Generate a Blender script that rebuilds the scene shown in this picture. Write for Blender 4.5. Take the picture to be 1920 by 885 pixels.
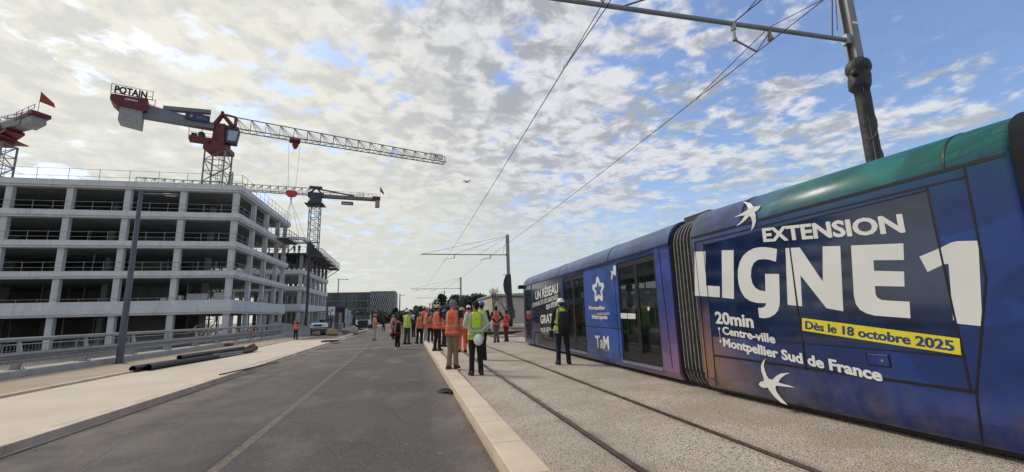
import bpy, bmesh, math, random
from mathutils import Vector, Matrix, noise
random.seed(7)
for o in list(bpy.data.objects): bpy.data.objects.remove(o)
SC = bpy.context.scene; COL = SC.collection
R = math.radians
# ------------------------------------------------------------------ camera
F, TH, PH, PS, CH = 815.0, R(10.28), R(1.59), R(12.95), 1.40
fw = Vector((math.sin(PS)*math.cos(TH), math.cos(PS)*math.cos(TH), math.sin(TH)))
r0 = Vector((math.cos(PS), -math.sin(PS), 0)); u0 = r0.cross(fw)
rt = math.cos(PH)*r0 - math.sin(PH)*u0; up = math.cos(PH)*u0 + math.sin(PH)*r0
cam = bpy.data.cameras.new('camera'); co = bpy.data.objects.new('camera', cam); COL.objects.link(co)
co.matrix_world = Matrix(((rt.x, up.x, -fw.x, 0), (rt.y, up.y, -fw.y, 0), (rt.z, up.z, -fw.z, CH), (0, 0, 0, 1)))
cam.sensor_width = 36; cam.lens = 36*F/1920; cam.clip_start = 0.05; cam.clip_end = 3000
SC.camera = co
# ------------------------------------------------------------------ sky, sun, exposure
SUN_EL, SUN_AZ = 44, -50
w = bpy.data.worlds.new('World'); SC.world = w; w.use_nodes = True
nt = w.node_tree; nt.nodes.clear()
def N(t, **k):
    n = nt.nodes.new(t)
    for a, b in k.items(): setattr(n, a, b)
    return n
def L(a, b): nt.links.new(a, b)
def MT(op, a, b=None, c=None, clamp=False):
    n = N('ShaderNodeMath', operation=op); n.use_clamp = clamp
    for i, v in enumerate((a, b, c)):
        if v is None: continue
        if isinstance(v, (int, float)): n.inputs[i].default_value = v
        else: L(v, n.inputs[i])
    return n.outputs[0]
def MR(v, a, b, c=0.0, d=1.0):
    n = N('ShaderNodeMapRange'); n.clamp = True; n.interpolation_type = 'SMOOTHSTEP'; L(v, n.inputs[0])
    for i, x in enumerate((a, b, c, d)): n.inputs[i+1].default_value = x
    return n.outputs[0]
def MX(f, a, b):
    n = N('ShaderNodeMix', data_type='RGBA')
    if isinstance(f, (int, float)): n.inputs[0].default_value = f
    else: L(f, n.inputs[0])
    for i, v in ((6, a), (7, b)):
        if isinstance(v, tuple): n.inputs[i].default_value = (*v, 1)
        else: L(v, n.inputs[i])
    return n.outputs[2]
def NZ(vec, scale, detail=6, rough=.55, dist=0.0):
    n = N('ShaderNodeTexNoise'); L(vec, n.inputs['Vector']); n.inputs['Scale'].default_value = scale
    n.inputs['Detail'].default_value = detail; n.inputs['Roughness'].default_value = rough; n.inputs['Distortion'].default_value = dist
    return n.outputs['Fac']
sky = N('ShaderNodeTexSky', sky_type='NISHITA'); sky.sun_disc = False
sky.sun_elevation = R(SUN_EL); sky.sun_rotation = R(SUN_AZ); sky.altitude = 50; sky.air_density = 1.2; sky.dust_density = 2.0; sky.ozone_density = 2.0
tc = N('ShaderNodeTexCoord'); sp = N('ShaderNodeSeparateXYZ'); L(tc.outputs['Generated'], sp.inputs[0])
X_, Y_, Z_ = sp.outputs
den = MT('ADD', MT('MAXIMUM', Z_, 0.0), 0.10)
cx = N('ShaderNodeCombineXYZ'); L(MT('DIVIDE', X_, den), cx.inputs[0]); L(MT('DIVIDE', Y_, den), cx.inputs[1])
PV = cx.outputs[0]
az = MT('ADD', MT('MULTIPLY', X_, 0.90), MT('MULTIPLY', Y_, -0.42))      # left negative, right positive
big = NZ(PV, 0.55, 3, .5); cells = NZ(PV, 5.3, 4, .58, .3); fine = NZ(PV, 15.0, 5, .6, .2)
cs = N('ShaderNodeCombineXYZ'); L(MT('MULTIPLY', MT('DIVIDE', X_, den), 0.42), cs.inputs[0]); L(MT('DIVIDE', Y_, den), cs.inputs[1])
streak = NZ(cs.outputs[0], 1.7, 7, .6, .5)
cov = MT('ADD', MT('MULTIPLY', big, 0.46), MT('ADD', MT('MULTIPLY', cells, 0.58), MT('ADD', MT('MULTIPLY', fine, 0.26), MT('MULTIPLY', streak, 0.36))))
cov = MT('SUBTRACT', cov, MR(az, -0.30, 0.60, 0.0, 0.150))
mask = MR(cov, 0.665, 0.80, .04, 1.0)
low = MR(Z_, 0.04, 0.34, 0.92, 0.0)
mask = MT('MAXIMUM', MT('MULTIPLY', mask, MR(Z_, 0.0, 0.08, .5, 0.96)), MT('MULTIPLY', low, MR(streak, .35, .62, .82, 1.0)))
lum = MR(MT('ADD', MT('MULTIPLY', NZ(PV, 2.4, 5, .6, .2), .42), MT('MULTIPLY', NZ(PV, 9.5, 4, .60, .3), .58)), .41, .56)
lum = MT('MULTIPLY', lum, MR(cov, 0.80, 0.98, 1.0, 0.30))
CWHITE, CGREY, CWARM = (5.7, 5.7, 5.85), (2.9, 3.05, 3.3), (6.3, 6.1, 5.2)
cl = MX(lum, CGREY, CWHITE)
cl = MX(MR(MT('ADD', MT('MULTIPLY', az, -1.0), MT('MULTIPLY', Z_, -0.45)), -0.12, 0.42), cl, MX(lum, (4.9, 4.85, 4.45), CWARM))
cl = MX(MR(Z_, 0.04, 0.42, 0.94, 0.0), cl, MX(MR(az, -.55, .1), (4.9, 4.95, 4.5), (3.95, 4.6, 4.95)))
skyc = N('ShaderNodeMix', data_type='RGBA', blend_type='MULTIPLY'); skyc.inputs[0].default_value = 1
L(sky.outputs[0], skyc.inputs[6]); skyc.inputs[7].default_value = (1.0, 1.10, 1.30, 1)
mixc = MX(mask, skyc.outputs[2], cl)
bg = N('ShaderNodeBackground'); bg.inputs['Strength'].default_value = 0.14; L(mixc, bg.inputs['Color'])
ow = N('ShaderNodeOutputWorld'); L(bg.outputs[0], ow.inputs['Surface'])
sun = bpy.data.lights.new('sun', 'SUN'); sun.energy = 1.7; sun.angle = R(14); sun.color = (1.0, .95, .87)
so = bpy.data.objects.new('sun', sun); COL.objects.link(so)
sd = Vector((math.sin(R(SUN_AZ))*math.cos(R(SUN_EL)), math.cos(R(SUN_AZ))*math.cos(R(SUN_EL)), math.sin(R(SUN_EL))))
so.rotation_euler = sd.to_track_quat('Z', 'Y').to_euler(); so.location = (0, 0, 60)
vs = SC.view_settings; vs.view_transform = 'Standard'; vs.look = 'None'; vs.gamma = 1; vs.use_curve_mapping = False; vs.exposure = 0.0
SC.render.engine = 'CYCLES'; SC.cycles.max_bounces = 6; SC.cycles.use_denoising = True
# ------------------------------------------------------------------ measuring: photo pixel -> place in the world
CAMP = Vector((0, 0, CH))
def ray(x, y): return fw + rt*((x-960)/F) - up*((y-442.5)/F)
def G(x, y, z=0.0): d = ray(x, y); return CAMP + d*((z-CH)/d.z)
def XP(x, y, X0): d = ray(x, y); return CAMP + d*(X0/d.x)
def YP(x, y, Y0): d = ray(x, y); return CAMP + d*(Y0/d.y)
# ------------------------------------------------------------------ materials
def mat(name, col, rough=.7, metal=0.0, var=.12, scale=4.0, bump=0.0, bscale=40.0, coat=0.0, col2=None, spec=.5):
    m = bpy.data.materials.new(name); m.use_nodes = True; t = m.node_tree; b = t.nodes['Principled BSDF']
    b.inputs['Roughness'].default_value = rough; b.inputs['Metallic'].default_value = metal
    b.inputs['Coat Weight'].default_value = coat; b.inputs['Coat Roughness'].default_value = .06; b.inputs['Specular IOR Level'].default_value = spec
    c = t.nodes.new('ShaderNodeTexCoord'); n = t.nodes.new('ShaderNodeTexNoise'); n.inputs['Scale'].default_value = scale; n.inputs['Detail'].default_value = 6
    t.links.new(c.outputs['Object'], n.inputs['Vector'])
    mr = t.nodes.new('ShaderNodeMapRange'); mr.inputs[1].default_value = .3; mr.inputs[2].default_value = .7; t.links.new(n.outputs['Fac'], mr.inputs[0])
    mx = t.nodes.new('ShaderNodeMix'); mx.data_type = 'RGBA'; t.links.new(mr.outputs[0], mx.inputs[0])
    a = tuple(min(1, v*(1-var)) for v in col); bb = tuple(min(1, v*(1+var)) for v in (col2 or col))
    mx.inputs[6].default_value = (*a, 1); mx.inputs[7].default_value = (*bb, 1); t.links.new(mx.outputs[2], b.inputs['Base Color'])
    if bump:
        n2 = t.nodes.new('ShaderNodeTexNoise'); n2.inputs['Scale'].default_value = bscale; n2.inputs['Detail'].default_value = 4; t.links.new(c.outputs['Object'], n2.inputs['Vector'])
        bp = t.nodes.new('ShaderNodeBump'); bp.inputs['Strength'].default_value = bump; bp.inputs['Distance'].default_value = .02
        t.links.new(n2.outputs['Fac'], bp.inputs['Height']); t.links.new(bp.outputs[0], b.inputs['Normal'])
    return m
class NM:
    """small node-graph helper for the richer procedural materials"""
    def __init__(s, name, rough=.8, coat=0, metal=0):
        s.m = bpy.data.materials.new(name); s.m.use_nodes = True; s.t = s.m.node_tree; s.b = s.t.nodes['Principled BSDF']
        s.b.inputs['Roughness'].default_value = rough; s.b.inputs['Coat Weight'].default_value = coat; s.b.inputs['Coat Roughness'].default_value = .05; s.b.inputs['Metallic'].default_value = metal
        c = s.t.nodes.new('ShaderNodeTexCoord'); s.o = c.outputs['Object']
        x = s.t.nodes.new('ShaderNodeSeparateXYZ'); s.l(s.o, x.inputs[0]); s.x, s.y, s.z = x.outputs
    def l(s, a, b): s.t.links.new(a, b)
    def noise(s, sc, d=5, r=.55, vec=None, dist=0):
        n = s.t.nodes.new('ShaderNodeTexNoise'); s.l(vec or s.o, n.inputs['Vector']); n.inputs['Scale'].default_value = sc; n.inputs['Detail'].default_value = d; n.inputs['Roughness'].default_value = r; n.inputs['Distortion'].default_value = dist
        return n.outputs['Fac']
    def stretch(s, sx, sy, sz):
        n = s.t.nodes.new('ShaderNodeMapping'); n.inputs['Scale'].default_value = (sx, sy, sz); s.l(s.o, n.inputs['Vector']); return n.outputs[0]
    def voro(s, sc, feat='F1'):
        n = s.t.nodes.new('ShaderNodeTexVoronoi'); n.feature = feat; s.l(s.o, n.inputs['Vector']); n.inputs['Scale'].default_value = sc; return n
    def mr(s, v, a, b, c=0., d=1.):
        n = s.t.nodes.new('ShaderNodeMapRange'); s.l(v, n.inputs[0])
        for i, x in enumerate((a, b, c, d)): n.inputs[i+1].default_value = x
        return n.outputs[0]
    def math(s, op, a, b=None):
        n = s.t.nodes.new('ShaderNodeMath'); n.operation = op
        for i, v in enumerate((a, b)):
            if v is None: continue
            if isinstance(v, (int, float)): n.inputs[i].default_value = v
            else: s.l(v, n.inputs[i])
        return n.outputs[0]
    def mix(s, f, a, b, mode='MIX'):
        n = s.t.nodes.new('ShaderNodeMix'); n.data_type = 'RGBA'; n.blend_type = mode
        if isinstance(f, (int, float)): n.inputs[0].default_value = f
        else: s.l(f, n.inputs[0])
        for i, v in ((6, a), (7, b)):
            if isinstance(v, tuple): n.inputs[i].default_value = (*v, 1)
            else: s.l(v, n.inputs[i])
        return n.outputs[2]
    def col(s, v): s.l(v, s.b.inputs['Base Color'])
    def rough(s, v): s.l(v, s.b.inputs['Roughness'])
    def bump(s, v, st=.4, d=.01):
        b = s.t.nodes.new('ShaderNodeBump'); b.inputs['Strength'].default_value = st; b.inputs['Distance'].default_value = d; s.l(v, b.inputs['Height']); s.l(b.outputs[0], s.b.inputs['Normal'])
    def alpha(s, v): s.l(v, s.b.inputs['Alpha'])
# ------------------------------------------------------------------ objects
def wl(o):
    v = Vector((0, 0, 0))
    while o: v += o.location; o = o.parent
    return v
def tag(o, label=None, cat=None, group=None, kind=None):
    if label: o['label'] = label
    if cat: o['category'] = cat
    if group: o['group'] = group
    if kind: o['kind'] = kind
    return o
def empty(name, loc, label, cat, group=None, rz=0.0):
    o = bpy.data.objects.new(name, None); COL.objects.link(o); o.location = loc; o.rotation_euler = (0, 0, rz); o.empty_display_size = .2
    return tag(o, label, cat, group)
def copy_tree(o, parent=None):
    c = o.copy(); COL.objects.link(c)
    if parent is not None: c.parent = parent
    for ch in list(o.children): copy_tree(ch, c)
    return c
class MB:
    def __init__(s): s.v = []; s.f = []
    def add(s, vs, fs): b = len(s.v); s.v += [Vector(v) for v in vs]; s.f += [tuple(b+i for i in f) for f in fs]; return s
    def box(s, x0, x1, y0, y1, z0, z1):
        return s.add([(x0,y0,z0),(x1,y0,z0),(x1,y1,z0),(x0,y1,z0),(x0,y0,z1),(x1,y0,z1),(x1,y1,z1),(x0,y1,z1)],
                     [(0,3,2,1),(4,5,6,7),(0,1,5,4),(1,2,6,5),(2,3,7,6),(3,0,4,7)])
    def hexa(s, p): return s.add(p, [(0,3,2,1),(4,5,6,7),(0,1,5,4),(1,2,6,5),(2,3,7,6),(3,0,4,7)])
    def quad(s, a, b, c, d): return s.add([a, b, c, d], [(0,1,2,3)])
    def rings(s, rs, cap=True):
        b = len(s.v); n = len(rs[0])
        for r_ in rs: s.v += [Vector(v) for v in r_]
        for i in range(len(rs)-1):
            for j in range(n):
                k = (j+1) % n; s.f.append((b+i*n+j, b+i*n+k, b+(i+1)*n+k, b+(i+1)*n+j))
        if cap: s.f.append(tuple(b+j for j in reversed(range(n)))); s.f.append(tuple(b+(len(rs)-1)*n+j for j in range(n)))
        return s
    def tube(s, pts, rad, n=8, cap=True, round_=False):
        pts = [Vector(p) for p in pts]; rad = [rad]*len(pts) if isinstance(rad, (int, float)) else list(rad)
        if round_:
            d0 = (pts[0]-pts[1]).normalized(); d1 = (pts[-1]-pts[-2]).normalized()
            a = [(pts[0]+d0*rad[0]*.9, rad[0]*.35), (pts[0]+d0*rad[0]*.55, rad[0]*.8)]; e = [(pts[-1]+d1*rad[-1]*.55, rad[-1]*.8), (pts[-1]+d1*rad[-1]*.9, rad[-1]*.35)]
            pts = [q[0] for q in a]+pts+[q[0] for q in e]; rad = [q[1] for q in a]+rad+[q[1] for q in e]
        rs = []; ref = None
        for i, p in enumerate(pts):
            t = (pts[min(i+1, len(pts)-1)]-pts[max(i-1, 0)]).normalized()
            if ref is None: ref = Vector((0,0,1)) if abs(t.z) < .9 else Vector((0,1,0))
            a = t.cross(ref)
            if a.length < 1e-4: a = t.cross(Vector((1,0,0)))
            a.normalize(); b = t.cross(a).normalized(); ref = b.cross(t)*1.0 if False else a.cross(t)
            rs.append([p+(a*math.cos(6.28318*j/n)+b*math.sin(6.28318*j/n))*rad[i] for j in range(n)])
        return s.rings(rs, cap)
    def bar(s, p, q, w, h=None):
        h = h or w; p, q = Vector(p), Vector(q); t = (q-p).normalized(); a = t.cross(Vector((0,0,1)))
        if a.length < 1e-3: a = Vector((1,0,0))
        a.normalize(); b = a.cross(t).normalized()
        c = [(-1,-1),(1,-1),(1,1),(-1,1)]
        return s.rings([[o+a*(i*w/2)+b*(j*h/2) for i, j in c] for o in (p, q)])
    def ell(s, c, r, nu=12, nv=8, z0=-1.0, M=None):
        c = Vector(c); rs = []
        t0 = math.asin(max(-.98, z0))
        for i in range(nv+1):
            t = t0+(math.asin(.985)-t0)*i/nv if nv else 0
            rs.append([Vector((r[0]*math.cos(t)*math.cos(6.28318*j/nu), r[1]*math.cos(t)*math.sin(6.28318*j/nu), r[2]*math.sin(t))) for j in range(nu)])
        rs = [[c+(M @ v if M else v) for v in q] for q in rs]
        return s.rings(rs)
    def prism(s, poly, off):       # poly: 3D outline (ngon), off: extrusion vector
        n = len(poly); o = Vector(off)
        return s.add([Vector(p) for p in poly]+[Vector(p)+o for p in poly], [tuple(range(n)), tuple(reversed(range(n, 2*n)))]+[(i, i+n, (i+1) % n+n, (i+1) % n) for i in range(n)])
    def build(s, name, m, parent=None, smooth=False, local=False, origin=None, bevel=0, fix=True):
        me = bpy.data.meshes.new(name); base = Vector((0,0,0))
        if not local: base = wl(parent) if parent else Vector(origin or (0,0,0))
        me.from_pydata([tuple(v-base) for v in s.v], [], s.f); me.validate(); me.update()
        if fix:
            bm = bmesh.new(); bm.from_mesh(me); bmesh.ops.recalc_face_normals(bm, faces=bm.faces); bm.to_mesh(me); bm.free()
        me.materials.append(m)
        if smooth: me.polygons.foreach_set('use_smooth', [True]*len(me.polygons))
        o = bpy.data.objects.new(name, me); COL.objects.link(o)
        if parent: o.parent = parent
        else: o.location = base
        if bevel:
            b = o.modifiers.new('b', 'BEVEL'); b.width = bevel; b.segments = 2; b.limit_method = 'ANGLE'
        return o
def text_verts(txt, bold=.012, spacing=1.0):
    cu = bpy.data.curves.new('t', 'FONT'); cu.body = txt; cu.offset = bold; cu.space_character = spacing; cu.resolution_u = 3
    o = bpy.data.objects.new('t', cu); COL.objects.link(o)
    me = o.to_mesh(); vs_ = [v.co.copy() for v in me.vertices]; fs = [tuple(p.vertices) for p in me.polygons]
    o.to_mesh_clear(); bpy.data.objects.remove(o); bpy.data.curves.remove(cu)
    return vs_, fs
# ------------------------------------------------------------------ shared materials
n_ = NM('white_precast_concrete', .8); c_ = n_.mix(n_.mr(n_.noise(.7, 5, .6), .35, .65), (.60,.60,.585), (.70,.70,.68)); c_ = n_.mix(n_.mr(n_.noise(2.2, 6, .7, n_.stretch(1.2, 1.2, .18)), .52, .72, 0, .55), c_, (.40,.39,.36)); c_ = n_.mix(n_.mr(n_.noise(5, 4, .7), .62, .70, 0, .35), c_, (.42,.41,.38))
n_.col(c_); n_.bump(n_.noise(9, 5), .25, .02); M_white = n_.m
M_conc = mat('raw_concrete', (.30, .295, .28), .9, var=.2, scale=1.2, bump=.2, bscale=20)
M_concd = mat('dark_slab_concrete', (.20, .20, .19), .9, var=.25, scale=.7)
M_galv = mat('galvanised_steel', (.30, .31, .32), .42, .6, var=.18, scale=9, bump=.05, bscale=60)
M_rust = mat('rusty_steel', (.16, .08, .05), .8, .3, var=.3, scale=14, bump=.3)
M_black = mat('black_plastic', (.012, .012, .014), .5, var=.2, scale=12)
M_dark = mat('dark_grey_paint', (.05, .052, .056), .5, .2, var=.15)
M_red = mat('red_crane_paint', (.125, .012, .015), .5, var=.15, scale=2)
M_craneg = mat('grey_crane_paint', (.18, .18, .18), .5, .2, var=.12, scale=2)
M_whitep = mat('white_paint', (.78, .78, .77), .35, var=.04)
M_glassd = mat('dark_glass', (.012, .016, .02), .06, var=.1, scale=3, spec=.9)
M_rail = mat('rail_steel', (.13, .085, .07), .45, .6, var=.35, scale=6)
M_rub = mat('rubber', (.015, .015, .015), .8, var=.2)
# ================================================================== GROUND
def struct(o): o['kind'] = 'structure'; return o
g = NM('construction_earth', .95)
c1 = g.mix(g.mr(g.noise(.12, 6), .35, .65), (.26, .21, .16), (.34, .30, .24)); c1 = g.mix(g.mr(g.noise(2.5, 6), .4, .7), c1, (.20, .16, .12)); g.col(c1); g.bump(g.noise(3, 8), .8, .08)
mb = MB()
for (x0, x1, y0, y1) in [(-700, -11.4-.8, -120, 1200), (-12.2, 120, 46, 1200), (9.4, 120, -120, 46), (120, 700, -120, 1200)]:
    z = -1.0 if x1 < -12 else -.17
    mb.quad((x0,y0,z),(x1,y0,z),(x1,y1,z),(x0,y1,z))
mb.quad((-12.2,46,-1.0),(-12.2,1200,-1.0),(-12.2,1200,-.17),(-12.2,46,-.17))
struct(mb.build('ground', g.m, fix=False))
# asphalt
a = NM('worn_asphalt', .88)
base = a.mix(a.mr(a.noise(.5, 6, .6), .35, .65), (.070, .061, .055), (.100, .088, .079))
base = a.mix(a.mr(a.noise(38, 4, .8), .52, .68, 0, .8), base, (.22, .195, .17))
base = a.mix(a.mr(a.noise(30, 3, .7), .40, .30, 0, .8), base, (.025, .024, .023))
dl = a.mr(a.math('ABSOLUTE', a.math('SUBTRACT', a.x, -4.6)), 0.0, 2.6, 1, 0)
dr = a.mr(a.math('ABSOLUTE', a.math('SUBTRACT', a.x, .72)), 0.0, .45, 1, 0)
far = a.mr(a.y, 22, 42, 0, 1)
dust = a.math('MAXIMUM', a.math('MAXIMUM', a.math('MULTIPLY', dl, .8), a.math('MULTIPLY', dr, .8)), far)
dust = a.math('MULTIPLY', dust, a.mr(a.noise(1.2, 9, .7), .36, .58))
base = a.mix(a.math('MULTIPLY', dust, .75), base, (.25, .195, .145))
pale = a.mr(a.noise(.8, 6, .6, a.stretch(1.0, .5, 1)), .52, .68, 0, .55)
base = a.mix(pale, base, (.22, .20, .18))
oil = a.mr(a.noise(1.1, 4, .6, a.stretch(1.2, .6, 1), .6), .66, .72, 0, .55)
base = a.mix(oil, base, (.035, .03, .028))
sm = a.mr(a.noise(6, 3, .5), .70, .74, 0, .7); base = a.mix(sm, base, (.24, .22, .20))
tm = a.math('MULTIPLY', a.mr(a.math('ABSOLUTE', a.math('SINE', a.math('MULTIPLY', a.math('ADD', a.x, .3), 1.7))), .0, .5, 1, 0), a.mr(a.noise(.6, 5, .6, a.stretch(1.5, .12, 1)), .42, .62, 0, .42)); base = a.mix(tm, base, (.045, .040, .037))
jn = a.math('MULTIPLY', a.mr(a.math('ABSOLUTE', a.math('ADD', a.math('ADD', a.x, 2.12), a.math('MULTIPLY', a.noise(1.3, 3), .03))), 0.0, .03, 1, 0), .6); base = a.mix(jn, base, (.04,.035,.03))
cr_ = a.voro(.45, 'DISTANCE_TO_EDGE'); base = a.mix(a.math('MULTIPLY', a.mr(cr_.outputs['Distance'], 0, .006, 1, 0), a.mr(a.noise(.5, 3), .52, .6, 0, .7)), base, (.03,.027,.025))
a.col(base); a.bump(a.noise(60, 3, .7), .8, .012); a.rough(a.mr(a.noise(2, 4), .3, .7, .78, .95))
mb = MB(); Z = -.14
ys = [-15, 0, 12, 24, 35, 48, 70, 110, 260]
lk = lambda y: -4.86 if y < 12 else (-4.9-(y-12)*.012 if y < 34 else -5.2)
for y0, y1 in zip(ys, ys[1:]): mb.quad((lk(y0), y0, Z), (.9, y0, Z), (.9, y1, Z), (lk(y1), y1, Z))
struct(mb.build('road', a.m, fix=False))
# road markings
pm = NM('worn_marking', .85)
pm.col(pm.mix(pm.mr(pm.noise(30, 4), .4, .6), (.31, .26, .20), (.23, .19, .15))); pm.alpha(pm.mr(pm.noise(9, 6, .7), .30, .55, .22, .68))
mb = MB(); q = [(-2.02, 2.0), (-2.03, 5.5), (-2.1, 9.2), (-2.3, 18), (-2.55, 28)]
for (xa, ya), (xb, yb) in zip(q, q[1:]): mb.quad((xa-.06, ya, Z+.004), (xa+.06, ya, Z+.004), (xb+.06, yb, Z+.004), (xb-.06, yb, Z+.004))
o = struct(mb.build('centre_line_marking', pm.m, fix=False))
pw = NM('white_marking', .8); pw.col(pw.mix(pw.mr(pw.noise(20, 4), .35, .65), (.50, .49, .46), (.30, .29, .27))); pw.alpha(pw.mr(pw.noise(9, 6, .7), .30, .40, .35, .95))
def strip_px(pts, w, z=Z+.008):
    mb = MB(); P_ = [G(x, y, z) for x, y in pts]
    for p, q_ in zip(P_, P_[1:]): mb.quad(p+Vector((0,-w/2,0)), q_+Vector((0,-w/2,0)), q_+Vector((0,w/2,0)), p+Vector((0,w/2,0)))
    return mb
struct(strip_px([(566,660),(680,653.5),(793,645.5)], .26).build('transverse_road_marking', pw.m, fix=False))
pc = NM('chalk_dust', .9); pc.col(pc.mix(.5, (.42,.40,.37), (.36,.34,.31))); pc.alpha(pc.mr(pc.noise(5, 6, .7), .42, .58, 0, .7))
struct(strip_px([(628,678),(700,678.5),(748,675)], .22).build('chalk_scrape_marking', pc.m, fix=False))
# raised track bed of exposed aggregate
t = NM('exposed_aggregate', .85)
v = t.voro(62); v2 = t.voro(62)
base = t.mix(t.mr(v.outputs['Distance'], .15, .55), (.74, .635, .52), (.50, .42, .33))
cv = t.t.nodes.new('ShaderNodeSeparateColor'); t.l(v.outputs['Color'], cv.inputs[0])
base = t.mix(t.mr(cv.outputs[0], .80, .92), base, (.20, .155, .12))
base = t.mix(t.mr(cv.outputs[1], .80, .90), base, (.68, .60, .50))
base = t.mix(t.mr(t.noise(34, 4, .75), .55, .66, 0, .9), base, (.085, .066, .052))
base = t.mix(t.mr(t.noise(.8, 6, .65), .42, .60, 0, .55), base, (.34, .26, .19)); rs_ = t.math('MAXIMUM', *[t.mr(t.math('ABSOLUTE', t.math('SUBTRACT', t.x, q_)), .05, .16, .55, 0) for q_ in (2.01, 3.41)]); base = t.mix(t.math('MULTIPLY', rs_, t.mr(t.noise(2.5, 5, .7), .35, .6)), base, (.13,.075,.05))
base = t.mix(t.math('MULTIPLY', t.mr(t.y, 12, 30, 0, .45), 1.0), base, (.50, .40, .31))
t.col(base); t.bump(v.outputs['Distance'], .9, .012)
mb = MB()
cuts = [(1.22, 1.96), (2.06, 3.36), (3.46, 5.4), (5.5, 6.83), (6.93, 9.4)]
for x0, x1 in cuts: mb.box(x0, x1, -15, 52, -.3, 0)
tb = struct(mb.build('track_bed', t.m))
def rail(x):
    mb = MB(); mb.box(x-.05, x-.035+.0, -15, 52, -.2, -.012); mb.box(x-.033, x+.033, -15, 52, -.2, .006); mb.box(x+.036, x+.05, -15, 52, -.2, -.012); mb.box(x-.05, x+.05, -15, 52, -.25, -.05)
    return mb
rl = None
for i, x in enumerate((2.01, 3.41, 5.45, 6.88)):
    lab = ['embedded steel rail nearest to the pale kerb', 'embedded steel rail between the kerbside rail and the tram', 'embedded steel rail under the near side of the tram', 'embedded steel rail under the far side of the tram'][i]
    tag(rail(x).build('rail', M_rail, origin=(x, 0, 0)), lab, 'rail', 'rails set in the track bed')
# dusty earth strip beyond the end of the sidewalk and the far bed
# kerbs
k = NM('pale_limestone', .75)
kb = k.mix(k.mr(k.noise(1.2, 5), .35, .65), (.60, .49, .35), (.72, .60, .44)); kb = k.mix(k.mr(k.noise(25, 4, .6), .55, .8, 0, .35), kb, (.44, .35, .25))
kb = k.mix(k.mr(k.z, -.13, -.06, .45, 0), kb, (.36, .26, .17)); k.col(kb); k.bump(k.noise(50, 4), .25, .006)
mb = MB(); y = -3.0
def kx(y): return .87 - max(0, y-4)*.0100
while y < 46:
    l_ = 1.0
    a0, a1 = kx(y), kx(y+l_)
    mb.hexa([(a0, y+.004, -.3), (a0+.355, y+.004, -.3), (a1+.355, y+l_-.004, -.3), (a1, y+l_-.004, -.3), (a0, y+.004, .03), (a0+.355, y+.004, .03), (a1+.355, y+l_-.004, .03), (a1, y+l_-.004, .03)]); y += l_
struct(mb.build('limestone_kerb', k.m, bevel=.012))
mb = MB(); mb.box(.5, .86, 0, 3, -.3, -.16)
k2 = mat('grey_kerb_stone', (.60, .48, .35), .8, var=.18, scale=2.5, bump=.2, bscale=30)
def kerb_line(name, pts, w, z0, z1, m, seg=1.0):
    mb = MB()
    for (xa, ya), (xb, yb) in zip(pts, pts[1:]):
        d = Vector((xb-xa, yb-ya, 0)); n = max(1, int(d.length/seg)); d /= n; t_ = d.normalized(); s_ = Vector((-t_.y, t_.x, 0))
        for i in range(n):
            p = Vector((xa, ya, 0))+d*i+t_*.004; q_ = Vector((xa, ya, 0))+d*(i+1)-t_*.004
            mb.hexa([p+Vector((0,0,z0)), p+s_*-w*-1+Vector((0,0,z0)), q_+s_*w+Vector((0,0,z0)), q_+Vector((0,0,z0)), p+Vector((0,0,z1)), p+s_*w+Vector((0,0,z1)), q_+s_*w+Vector((0,0,z1)), q_+Vector((0,0,z1))])
    return struct(mb.build(name, m, bevel=.01))
kerb_line('sidewalk_kerb', [(-4.87,-4),(-4.9,12),(-5.1,24),(-5.3,36)], .24, -.3, -.012, k2)
kerb_line('sidewalk_edging', [(-8.35,-4),(-8.35,18),(-8.6,30),(-8.9,40)], .14, -.3, .035, k2)
kerb_line('far_kerb', [(-5.6,37.5),(-5.9,56),(-6.2,120)], .3, -.3, -.0, k2, 2.0)
# sidewalk, strip
s = NM('beige_sidewalk_concrete', .85)
sb = s.mix(s.mr(s.noise(.6, 5), .35, .65), (.60, .50, .375), (.68, .575, .435)); sb = s.mix(s.mr(s.noise(60, 3, .6), .5, .75, 0, .35), sb, (.42, .34, .25)); s.col(sb); s.bump(s.noise(80, 3), .3, .005)
mb = MB(); xs = [(-5.08, -8.37, -4), (-5.12, -8.37, 12), (-5.33, -8.37, 18), (-5.36, -8.50, 24), (-5.45, -8.62, 30), (-5.54, -8.75, 36)]
for (a0, b0, y0), (a1, b1, y1) in zip(xs, xs[1:]): mb.hexa([(b0,y0,-.3),(a0,y0,-.3),(a1,y1,-.3),(b1,y1,-.3),(b0,y0,-.022),(a0,y0,-.022),(a1,y1,-.022),(b1,y1,-.022)])
struct(mb.build('sidewalk', s.m))
s2 = NM('sandy_verge_surface', .95)
sb = s2.mix(s2.mr(s2.noise(.9, 6), .35, .65), (.40, .31, .21), (.47, .375, .26)); sb = s2.mix(s2.mr(s2.noise(30, 5, .7), .55, .8, 0, .5), sb, (.30, .22, .15)); s2.col(sb); s2.bump(s2.noise(40, 5), .5, .01)
mb = MB(); mb.box(-11.38, -8.49, -4, 44, -.3, -.03); struct(mb.build('sandy_verge', s2.m))
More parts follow.
